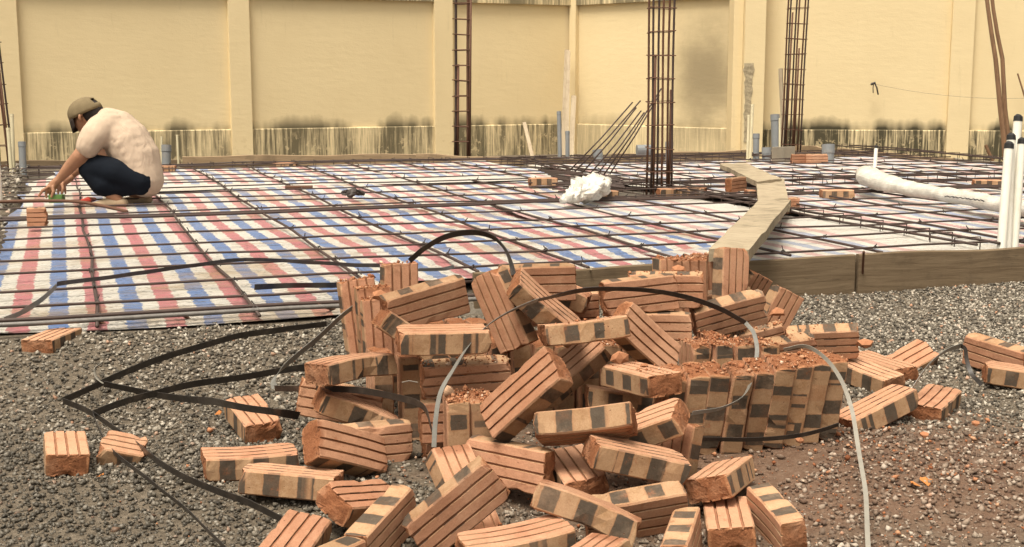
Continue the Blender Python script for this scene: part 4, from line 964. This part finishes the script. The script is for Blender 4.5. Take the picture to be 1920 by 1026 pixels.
BRICKS={
'a2':(-0.4301,3.5664,0.2749,0.6237,0.4131,0.5240,-0.4072),
'a3':(-0.3200,3.5960,0.3156,0.5956,0.3947,0.5503,-0.4320),
'a5':(-0.3809,3.5147,0.2621,0.5809,0.4393,0.5378,-0.4247),
'a6':(-0.3599,3.4663,0.2390,0.5862,0.4338,0.5416,-0.4181),
'a4':(-0.2260,3.2753,0.3647,0.7536,-0.6257,-0.1942,0.0536),
'a8':(-0.2521,3.2327,0.2747,0.9303,-0.0624,0.3364,0.1318),
'b0':(-0.1650,2.9918,0.3287,0.9941,0.0134,0.0123,0.1072),
'b1':(-0.2711,3.3097,0.1080,0.7122,-0.1069,0.6927,0.0379),
'b2':(-0.1150,3.0745,0.2111,0.7634,-0.6389,-0.0717,0.0632),
'b3':(-0.1148,3.0232,0.1222,0.6693,-0.7341,-0.0757,0.0859),
'b4':(-0.1303,2.9299,0.0987,0.7095,-0.0356,0.6999,0.0739),
'c1':(-0.0222,3.3641,0.3323,0.1914,-0.5148,-0.4694,-0.6914),
'c2':(0.0836,3.3093,0.3460,0.9228,0.1384,0.3591,0.0205),
'c3':(0.1839,3.2183,0.3033,0.9911,-0.0871,-0.0491,0.0880),
'c4':(0.0714,3.5878,0.3715,0.0003,0.0217,0.7275,-0.6858),
'c5':(0.3547,3.3678,0.2500,0.7872,0.4675,0.4013,-0.0259),
'c6':(0.3595,3.5839,0.3369,0.7020,-0.7048,-0.0957,0.0358),
'c7':(0.4468,3.6786,0.3362,0.0416,-0.0551,-0.7304,0.6795),
'e1':(0.4901,3.9099,0.2879,0.6056,0.3760,0.5674,-0.4122),
'e2':(0.5531,3.8935,0.2880,0.4585,0.5641,0.4636,-0.5066),
'e3':(0.6050,4.0355,0.2794,0.4820,0.5373,0.4188,-0.5510),
'c9':(0.6692,3.8757,0.3225,0.6170,0.3226,0.5911,-0.4072),
'c10':(0.7511,4.1190,0.2195,0.4566,0.2248,0.7478,-0.4263),
'c10b':(0.8282,4.0047,0.1795,0.4444,0.2735,0.6654,-0.5338),
'c11':(0.6367,3.7047,0.2586,0.8046,-0.5772,-0.1396,-0.0044),
'c12':(0.6445,3.9624,0.2351,0.0281,0.0926,0.7480,-0.6566),
'c13':(0.3988,3.5812,0.2369,0.0205,-0.0289,-0.7138,0.6994),
'c14':(0.7401,3.9031,0.1236,0.0620,0.1298,0.7510,-0.6445),
'c15':(0.7681,3.6088,0.1559,0.7700,-0.6222,-0.1195,0.0755),
'c16':(0.9580,3.8827,0.1383,0.0096,-0.0722,-0.8059,0.5875),
's5':(0.6664,3.1854,0.1286,0.6710,0.0064,0.7335,0.1078),
'f1':(0.0300,2.8192,0.2361,0.3865,-0.0485,0.8439,0.3689),
'f2':(0.1517,3.3509,0.1711,0.2780,-0.2075,0.9059,0.2430),
'f3':(0.3216,3.1342,0.1986,0.0316,0.5114,0.8587,-0.0075),
'f4':(0.3031,3.2808,0.1035,0.9953,-0.0788,0.0559,0.0076),
'f5':(0.1645,2.7651,0.1806,0.0536,0.1165,0.9550,-0.2675),
'f6':(0.2967,2.8726,0.1398,0.2407,0.1690,0.9506,0.0994),
'f7':(-0.0064,2.8106,0.0756,0.2243,-0.1905,-0.6300,0.7186),
'f8':(-0.1068,2.7471,0.0310,0.8066,0.1725,0.3194,-0.4666),
'f9':(0.1444,2.8171,0.0525,0.0227,0.6304,0.7730,0.0679),
'f10':(0.2718,2.7119,0.1178,0.9856,0.0088,0.1325,0.1046),
'f11':(0.3806,2.9182,0.0349,0.5178,-0.3696,0.7250,0.2640),
'f12':(0.1524,2.5065,0.0715,0.9764,-0.1049,0.1730,-0.0758),
'f13':(0.2645,2.6470,0.0190,0.0925,-0.0076,0.8221,-0.5617),
'f14':(0.4747,2.7953,0.0458,0.8323,-0.1384,-0.0422,0.5351),
'f15':(0.5628,2.6010,0.0100,0.4429,-0.4837,-0.5766,0.4872),
'f16':(0.4672,2.6480,-0.0086,0.0423,0.7421,0.6688,0.0182),
'f17':(0.3452,2.4819,0.0006,0.4571,-0.4069,0.5414,-0.5766),
'f18':(0.0067,2.4168,0.0324,0.9845,0.0252,-0.0320,0.1708),
'f19':(0.1248,2.3092,0.0125,0.3779,0.1610,-0.0108,-0.9117),
'f20':(-0.1169,2.5779,0.0536,0.3029,0.1468,0.6917,-0.6389),
'f21':(-0.2717,2.5684,0.0092,0.6192,-0.5485,-0.4516,0.3344),
'f22':(-0.3804,2.3701,-0.0172,0.3060,-0.2861,0.6530,-0.6310),
'f23':(-0.4485,2.5073,-0.0056,0.0256,0.6471,-0.7561,-0.0942),
'f24':(-0.3294,2.7126,0.0190,0.8509,0.1332,0.2110,0.4622),
'f25':(-0.5022,2.8159,0.0338,0.0379,-0.0354,-0.9975,0.0476),
'f26':(-0.6295,2.9707,0.0326,0.9856,0.0090,0.0172,0.1683),
'f27':(-0.3923,2.9304,0.0747,0.8348,0.3585,0.3381,0.2455),
'f28':(-0.3937,3.1753,0.1010,0.9637,-0.0196,0.2190,0.1518),
'f29':(-0.4493,3.2576,0.1059,0.7604,0.6348,0.1364,-0.0112),
'f30':(-0.4079,3.1759,0.2187,0.9208,-0.0478,-0.0066,0.3870),
'f31':(-0.6963,3.3352,0.0423,0.0436,-0.5198,-0.8521,-0.0432),
'f32':(-1.0953,3.0423,0.0339,0.0276,-0.5658,-0.8231,0.0393),
'f34':(-1.4442,3.9470,0.1249,0.7358,-0.0116,0.0028,0.6771),
'f35':(1.5483,4.0005,0.0663,0.6779,-0.5732,0.3383,-0.3121),
'f36':(1.5568,3.8225,0.0420,0.9929,0.0111,0.0569,-0.1034),
'f37':(0.9945,3.4018,0.0462,0.9676,0.0118,-0.1601,0.1950),
'f38':(1.1928,3.5265,0.0287,0.8756,0.0498,0.0018,0.4804),
'f39':(1.0863,3.8306,0.0453,0.0379,-0.4779,-0.8759,-0.0554),
'f40':(1.1777,3.9894,0.0332,0.0167,-0.5034,-0.8638,-0.0139),
'm1':(0.1200,3.6932,0.3306,0.1469,-0.0794,-0.9858,-0.0169),
'm2':(0.1502,3.7719,0.2626,0.0153,0.0193,0.7288,-0.6843),
'm4':(0.6383,3.8132,0.0683,0.7288,-0.6738,0.0750,-0.0960),
'b5':(-0.0748,2.9488,0.0960,0.7106,-0.0155,0.6977,0.0895),
's6':(0.7172,3.2147,0.1256,0.6677,-0.0192,0.7345,0.1195),
's7':(0.7656,3.2330,0.1262,0.6690,-0.0227,0.7335,0.1182),
's8':(0.8145,3.2518,0.1275,0.6743,-0.0310,0.7290,0.1140),
's4':(0.6131,3.1800,0.1207,0.6704,-0.0083,0.7300,0.1326),
's3':(0.5558,3.1593,0.1186,0.6692,-0.0008,0.7341,0.1153),
's2':(0.4981,3.1563,0.1169,0.6670,0.0034,0.7355,0.1191),
's1':(0.4485,3.1499,0.1163,0.6729,0.0096,0.7318,0.1077),
's0':(0.4016,3.1673,0.1084,0.6893,0.0216,0.7087,0.1489),
}
FILL=[
(-0.358,3.380,0.111,0.6972,0.1179,-0.6972,0.1179),
(-0.178,3.382,0.111,0.6978,0.1141,-0.6978,0.1141),
(-0.114,3.383,0.111,0.6966,0.1213,-0.6966,0.1213),
(-0.051,3.487,0.111,0.6954,0.1282,-0.6954,0.1282),
(0.012,3.489,0.111,0.6966,0.1215,-0.6966,0.1215),
(0.073,3.490,0.111,0.6990,0.1065,-0.6990,0.1065),
(0.134,3.490,0.111,0.6988,0.1081,-0.6988,0.1081),
(0.199,3.488,0.111,0.6953,0.1287,-0.6953,0.1287),
(0.260,3.488,0.111,0.6987,0.1084,-0.6987,0.1084),
(0.322,3.487,0.111,0.6992,0.1057,-0.6992,0.1057),
(0.509,3.489,0.111,0.6982,0.1117,-0.6982,0.1117),
(0.569,3.490,0.111,0.6971,0.1187,-0.6971,0.1187),
(0.630,3.494,0.111,0.6999,0.1008,-0.6999,0.1008),
(0.696,3.491,0.111,0.6990,0.1067,-0.6990,0.1067),
(-0.047,3.601,0.111,0.6988,0.1079,-0.6988,0.1079),
(0.075,3.601,0.111,0.6960,0.1247,-0.6960,0.1247),
(0.569,3.594,0.111,0.6995,0.1037,-0.6995,0.1037),
(-0.361,3.703,0.111,0.6947,0.1320,-0.6947,0.1320),
(-0.240,3.816,0.111,0.7000,0.1003,-0.7000,0.1003),
(-0.174,3.811,0.111,0.6986,0.1093,-0.6986,0.1093),
(-0.112,3.817,0.111,0.6945,0.1328,-0.6945,0.1328),
(-0.359,3.066,0.051,0.6971,0.6971,0.1185,0.1185),
(-0.121,3.130,0.051,0.6945,0.6945,0.1331,0.1331),
]

def put(me, loc, q, label, group='bricks tumbled in the pile', name='brick'):
    o = bpy.data.objects.new(name, me); C.objects.link(o); o.location = loc; o.rotation_mode = 'QUATERNION'; o.rotation_quaternion = q
    return tag(o, label, 'brick', group)
VARPICK = {'f12': 5, 'f7': 3, 'b2': 6, 'a4': 3, 'c6': 6, 'c3': 1, 'f28': 5}
for i, (k, t) in enumerate(BRICKS.items()):
    put(VAR[VARPICK.get(k, i % 11)], t[:3], t[3:], LABELS[k], 'bricks of the leaning upright row' if k[0] == 's' else 'bricks tumbled in the pile')
for i, t in enumerate(FILL):
    put(VAR[i % 11], t[:3], t[3:], 'brick buried deep inside the pile, glimpsed only in dark gaps', 'bricks buried in the core of the pile')
def flatq(yaw, edge=0):
    q = Quaternion((0, 0, 1), yaw)
    if edge: q = q @ Quaternion((1, 0, 0), math.pi / 2)
    return q
def slab_brick(px, py, yaw, label, edge=0, z=.15, me=None, dz=0):
    h = .0275 if not edge else .05
    p = at(px, py, z); put(me or VAR[(int(px)) % 8], (p.x, p.y + .03, z + h + dz), flatq(yaw, edge), label, 'loose bricks under and on the mesh')
slab_brick(533, 317, .05, 'dull brick under the far formwork board, left of centre', z=.12)
slab_brick(1018, 348, .1, 'small dark red brick on the tarp left of the leaning rods')
slab_brick(1128, 374, .3, 'brick beside the crumpled plastic bag on the slab', z=.14)
slab_brick(1262, 369, .2, 'brick at the foot of the tall central column cage', z=.13)
slab_brick(1296, 366, -.4, 'half hidden brick just right of the central column cage foot', z=.12)
slab_brick(1380, 360, .9, 'reddish brick tilted on the mesh left of the plank', 1, z=.16)
slab_brick(1571, 372, .02, 'dark brick lying on the tarp between plank and wrapped bundle')
slab_brick(1855, 352, -.1, 'red-brown brick on the slab near the right edge behind the bundle')
slab_brick(1470, 402, .4, 'dark brick propping the walkway where front and middle planks meet', 1, z=.10)
slab_brick(1428, 372, .1, 'brick hidden under the middle plank', 0, z=.13)
slab_brick(1505, 309, .1, 'left brick of the row by the wide grey pipe', z=.14, edge=1)
slab_brick(1531, 309, .1, 'right brick of the row by the wide grey pipe', z=.14, edge=1)
slab_brick(1330, 405, .3, 'dark brick in the trench under the beam cage', 0, z=.07)
slab_brick(322, 323, .1, 'small brown brick behind the man at the foot of the grey pipe', z=.13, me=BRK[1])
p = at(70, 427, .15); put(BRK[0], (p.x + .05, p.y + .04, .205), flatq(.25, 1), 'broken half brick on the tarp at the left, below the loose bar', 'loose bricks under and on the mesh')
# broken pieces
p = at(230, 868, 0); put(BRK[3], (p.x + .05, p.y + .02, .012), Quaternion((.96, .10, .12, .05)).normalized(), 'half-buried broken brick piece under the crossing straps at the left', 'broken brick pieces on the gravel')
p = at(1716, 690, 0); put(BRK[2], (p.x, p.y, .03), Quaternion((.9, .25, -.1, .25)).normalized(), 'broken brick with dark end on the gravel right of the pile', 'broken brick pieces on the gravel')
def lump(px, py, S, r, label, seed, mat='crumb', z=None):
    c = atS(px, py, S); mb = MB(); rr = random.Random(seed); v = [Vector(q) * r * rr.uniform(.7, 1.2) for q in IV]; v = [Vector((q.x * 1.3, q.y, q.z * .8)) for q in v]; mb.add(v, [tuple(q) for q in IF])
    o = mb.build('brick_fragment', MT[mat]); o.location = c; return tag(o, label, 'brick fragment')
lump(713, 553, 700, .020, 'dark red brick chunk on top of the upright bricks at the left', 1)
lump(1161, 671, 790, .020, 'pale-topped brick chunk lying on the brick with two grey squares', 2)
lump(1209, 685, 790, .009, 'tiny pale brick chip right of the chunk on the two-square brick', 3)
lump(1272, 505, 640, .020, 'wedge-shaped brick chip before the red back group', 4)
lump(1457, 586, 655, .018, 'crumbly brick lump at the right end of the gently sloping brick', 5)
lump(1622, 645, 640, .020, 'brick crumb beyond the right shoulder of the pile', 6)
lump(1268, 701, 760, .020, 'ragged brick lump at the left end of the leaning row', 7)
lump(1829, 793, 720, .010, 'small orange brick chip on the gravel, right side', 8)
lump(1732, 815, 740, .011, 'small brick chip before the right foot of the pile', 9)
lump(1500, 826, 740, .010, 'pale brick splinter at the foot of the leaning row', 10)
# chippings on the crumbled tops and red rubble on the gravel
def top_points(k, n, spread=1.0, up=.5):
    t = BRICKS[k]; q = Quaternion(t[3:]); c = Vector(t[:3]); out = []
    h = [.11, .05, .0275]; ax_ = [q @ Vector(e) for e in ((1, 0, 0), (0, 1, 0), (0, 0, 1))]
    i = max(range(3), key=lambda j: abs(ax_[j].z)); sg = 1 if ax_[i].z > 0 else -1
    j, l = [a for a in range(3) if a != i]
    for _ in range(n):
        out.append(c + ax_[i] * (sg * h[i]) + ax_[j] * (rng.uniform(-1, 1) * h[j] * spread) + ax_[l] * (rng.uniform(-1, 1) * h[l] * spread))
    return out
pts = []
for k in ('s0', 's1', 's2', 's3', 's4', 's5', 's6', 's7', 's8'): pts += top_points(k, 45, .92)
for k, n in (('b4', 150), ('b5', 120), ('b2', 110), ('a2', 70), ('a5', 70), ('a6', 50), ('m4', 260), ('c14', 160), ('c12', 90), ('c3', 20), ('e2', 70), ('e3', 70), ('e1', 60), ('c7', 50), ('f3', 40), ('a3', 30), ('c15', 40), ('c16', 20)): pts += top_points(k, n)
for q in FILL:
    if q[0] > .2 and q[2] > .04:
        BRICKS['_'] = q; pts += top_points('_', 90, 1.1)
pts = np.array([tuple(p) for p in pts]); sz = np.exp(rng.normal(math.log(.0022), .55, len(pts)))
pts[:, 2] += sz * .35
scatter('brick_crumbs', pts, sz, MT['crumb'], 1.0, 'octa', .35, label='red brick crumbs strewn over the broken tops of the bricks')
G = strew(8000, -.9, 2.3, 2.3, 4.7, lambda X, Y, U, V: (V < front(U)) & (rng.uniform(size=len(X)) < np.exp(-(((X - .7) / .75) ** 2 + ((Y - 3.0) / .5) ** 2)) * .95 + .02))
sz = np.exp(rng.normal(math.log(.0030), .5, len(G)))
scatter('brick_rubble', np.column_stack([G, gz(G[:, 0], G[:, 1]) + sz * .8 + .003]), sz, MT['crumb'], .8, 'octa', .35, label='red brick rubble mixed into the gravel round the pile')
# a few dry leaves
for k, (px, py, sc) in enumerate(((1737, 903, .022), (1716, 909, .02), (392, 885, .016), (188, 893, .014), (410, 775, .014), (1695, 470, .0))):
    if sc == 0: continue
    p = at(px, py, .018); a = k * 1.3; mb = MB(); v = []
    for t in range(7):
        an = (t / 6 - .5) * 2.6; v.append((math.sin(an) * sc * (1 - .2 * abs(an)), math.cos(an) * sc * .6, .004 * (t % 2)))
    v.append((0, -sc * .9, .0)); mb.add(v, [(i, i + 1, 7) for i in range(6)]); o = mb.build('dry_leaf', MT['leaf']); o.location = p; o.rotation_euler = (.3, .2, a)
    so_ = o.modifiers.new('t', 'SOLIDIFY'); so_.thickness = .0008
    tag(o, ['larger orange dry leaf on the gravel at the right', 'smaller orange dry leaf beside the larger one at the right', 'dry leaf fragment between the straps at the left', 'pale leaf scrap before the broken piece under the straps', 'orange leaf scrap left of the brick under the strap'][k], 'leaf')

# ---------------------------------------------------------------- strapping bands
def on_ground(q):
    p = at(*q)
    if q[2] > .12: return p
    z_ = q[2] + .06
    for _ in range(40): p = at(q[0], q[1], z_); z_ += .3 * (q[2] + float(gz(np.array(p.x), np.array(p.y))) + .020 - z_)
    return p
def strap(pts, wid, up, mat, label, n=9, th=.0011, twist=None):
    P = []
    for q in pts:
        P.append(atS(q[0], q[1], q[2]) if q[2] > 5 else on_ground(q))
    P = spline(P, n); N = len(P); up = [Vector(u) for u in (up if isinstance(up[0], (tuple, list)) else [up])]
    v = []; f = []
    for i, p in enumerate(P):
        t = (P[min(i + 1, N - 1)] - P[max(0, i - 1)]).normalized(); s = i / (N - 1) * (len(up) - 1); j = min(int(s), len(up) - 2) if len(up) > 1 else 0
        u = up[j].lerp(up[j + 1], s - j) if len(up) > 1 else up[0]
        u = (u + Vector(noise.noise_vector(p * 7)) * .22); u = (u - t * u.dot(t)).normalized(); w__ = t.cross(u); p = p + Vector(noise.noise_vector(p * 5)) * .005
        for a, b in ((-1, -1), (1, -1), (1, 1), (-1, 1)): v.append(p + u * (a * wid / 2) + w__ * (b * th / 2))
    for i in range(N - 1):
        for k in range(4): f.append((i * 4 + k, i * 4 + (k + 1) % 4, i * 4 + 4 + (k + 1) % 4, i * 4 + 4 + k))
    f.append((3, 2, 1, 0)); f.append(tuple((N - 1) * 4 + k for k in range(4)))
    return link('strapping_band', mesh('strapping_band', v, f), MT[mat], label=label, cat='strap', group='loose strapping bands')
Zs = (0, -.35, 1)
strap([(612, 607, .05), (520, 620, .035), (440, 632, .03), (330, 662, .025), (240, 697, .02), (190, 718, .018), (118, 751, .018)], .021, Zs, 'strap_black', 'black strap on the gravel running from the pile to the far left corner bend', 6)
strap([(118, 751, .018), (170, 774, .016), (230, 812, .016), (300, 868, .016), (400, 920, .02), (470, 945, .02), (535, 978, .02)], .019, Zs, 'strap_black', 'black strap from the left corner bend curving to the bottom left bricks')
strap([(562, 781, 745), (520, 774, .105), (470, 766, .10), (420, 757, .085), (370, 750, .05), (300, 741, .025), (230, 728, .025), (193, 720, .03)], .021, Zs, 'strap_black', 'black strap crossing straight over the brick under it to the left')
strap([(193, 720, .03), (180, 708, .03), (178, 692, .04), (192, 680, .05)], .012, (0, -1, .3), 'strap_pale', 'small curled grey strap end on the gravel at the left')
strap([(612, 684, .06), (500, 700, .03), (370, 719, .025), (300, 735, .03), (240, 752, .02), (176, 777, .018)], .021, Zs, 'strap_black', 'black strap from under the left brick to the crossing point at the left')
strap([(176, 777, .018), (210, 845, .016), (290, 907, .014), (350, 957, .014), (425, 1032, .014)], .013, Zs, 'strap_black', 'thin black strap running down to the bottom left of the photo')
strap([(662, 578, 682), (640, 594, 688), (600, 630, 690), (555, 668, 692), (528, 694, 693), (514, 715, 695), (516, 730, 697)], .019, [(.3, -.3, 1), (.3, -.4, 1), (1, -.3, .3)], 'strap_grey', 'grey strap blade slanting down left from the upright bricks')
strap([(516, 730, 697), (560, 730, 705), (610, 729, 735), (680, 734, 762), (740, 745, 782), (790, 762, 800), (806, 800, 806), (815, 842, 810)], .017, (0, -.2, 1), 'strap_black', 'black strap wrapping from the left over the lower stack')
strap([(8, 600, .17), (40, 587, .18), (75, 565, .22), (107, 536, .25)], .018, (0, -.5, 1), 'strap_grey', 'grey strap tail rising at the left front of the tarp')
strap([(107, 533, .25), (180, 523, .235), (320, 504, .225), (450, 487, .22), (560, 491, .22), (640, 496, .225), (712, 499, .24)], .016, (0, -.4, 1), 'strap_black', 'long dark strap lying over the mesh from left to the lone upright brick')
strap([(768, 489, 670), (800, 462, 668), (840, 441, 662), (888, 434, 655), (925, 444, 655), (947, 466, 660), (958, 490, 665), (964, 515, 670)], .017, [(0, -.3, 1), (0, -.3, 1), (.2, -1, .6), (1, -.5, .2)], 'strap_black', 'arching dark strap standing above the top of the pile')
strap([(478, 538, .19), (560, 535, .185), (640, 533, .18)], .024, (0, -.5, 1), 'strap_black', 'short dark strap lying on the tarp left of the upright bricks')
strap([(785, 506, .24), (830, 504, .24), (852, 499, .26)], .014, (0, -.5, 1), 'strap_grey', 'short grey strap end on the mesh right of the lone upright brick')
strap([(812, 838, 815), (815, 790, 812), (825, 735, 808), (850, 690, 802), (880, 645, 795), (915, 610, 785), (960, 583, 765), (1010, 563, 735)], .013, [(1, -.5, .2), (1, -.6, .3), (.3, -.8, .6), (0, -.9, .5)], 'strap_grey', 'grey strap curving up the left face of the pile')
strap([(1010, 563, 735), (1080, 546, 710), (1150, 541, 690), (1220, 544, 680), (1290, 558, 675), (1350, 579, 672), (1397, 605, 676)], .015, [(0, -.9, .5), (0, -.5, .9), (0, -.4, 1)], 'strap_black', 'dark strap arching across the upper middle of the pile')
strap([(1397, 605, 676), (1414, 625, 690), (1420, 660, 712), (1412, 705, 745), (1392, 742, 770), (1350, 766, 785), (1296, 774, 800)], .011, [(.6, -.6, .6), (1, -.8, .1), (.5, -.5, .8), (0, -.4, 1)], 'strap_grey', 'grey strap end looping down before the leaning row')
strap([(1312, 823, 790), (1400, 825, 785), (1480, 818, 775), (1530, 808, 768), (1572, 795, 765)], .012, (0, -.3, 1), 'strap_black', 'dark strap tight round the foot of the leaning row')
strap([(1470, 657, 745), (1510, 650, 748), (1545, 670, 755), (1573, 708, 765), (1595, 765, 780), (1609, 830, 810), (1619, 900, 850), (1626, 965, 900), (1629, 1040, 950)], .010, [(0, -.6, 1), (.8, -.6, .5), (1, -.4, 0), (1, -.3, 0)], 'strap_pale', 'pale strap arching off the leaning row down to the bottom right')
strap([(1712, 726, 668), (1728, 700, 665), (1748, 676, 660), (1775, 657, 655), (1803, 648, 650)], .020, [(.4, -.3, 1), (.3, -.6, 1)], 'strap_grey', 'wide grey strap bowed over the gravel at the right')
strap([(1803, 649, 650), (1811, 655, 652), (1814, 675, 655), (1822, 700, 660), (1840, 722, 662)], .012, [(.3, -.6, 1), (1, -.4, 0)], 'strap_black', 'thin dark strap end bending down at the right photo edge brick')
mb = MB(); mb.tube([atS(754, 717, 800), atS(768, 714, 812), atS(783, 717, 810)], .0013, 5); tag(mb.build('wire_piece', MT['strap_pale']), 'short pale wire across the upright pale-edged brick', 'wire')
# rust-brown splinters along the slab lip
for k, (px, py, lab) in enumerate(((150, 612, 'rust-brown splinter on the mud lip beside the stub bar at the far left'), (262, 617, 'rust-brown splinter on the mud lip right of the lone brick with dark squares'), (345, 610, 'thin brown splinter on the mud lip midway along the tarp edge'), (470, 606, 'brown splinter on the mud lip left of the black strap end'), (20, 636, 'long red-brown splinter left of the lone brick by the slab edge'))):
    a = at(px, py, .10); mb = MB(); L = .05 + .03 * (k % 3)
    mb.tube([a, a + Vector((L, .01, .004)), a + Vector((L * 1.8, .03, .0))], [.004, .007, .003], 5)
    tag(mb.build('wood_splinter', MT['rust']), lab, 'splinter', 'splinters along the slab lip')
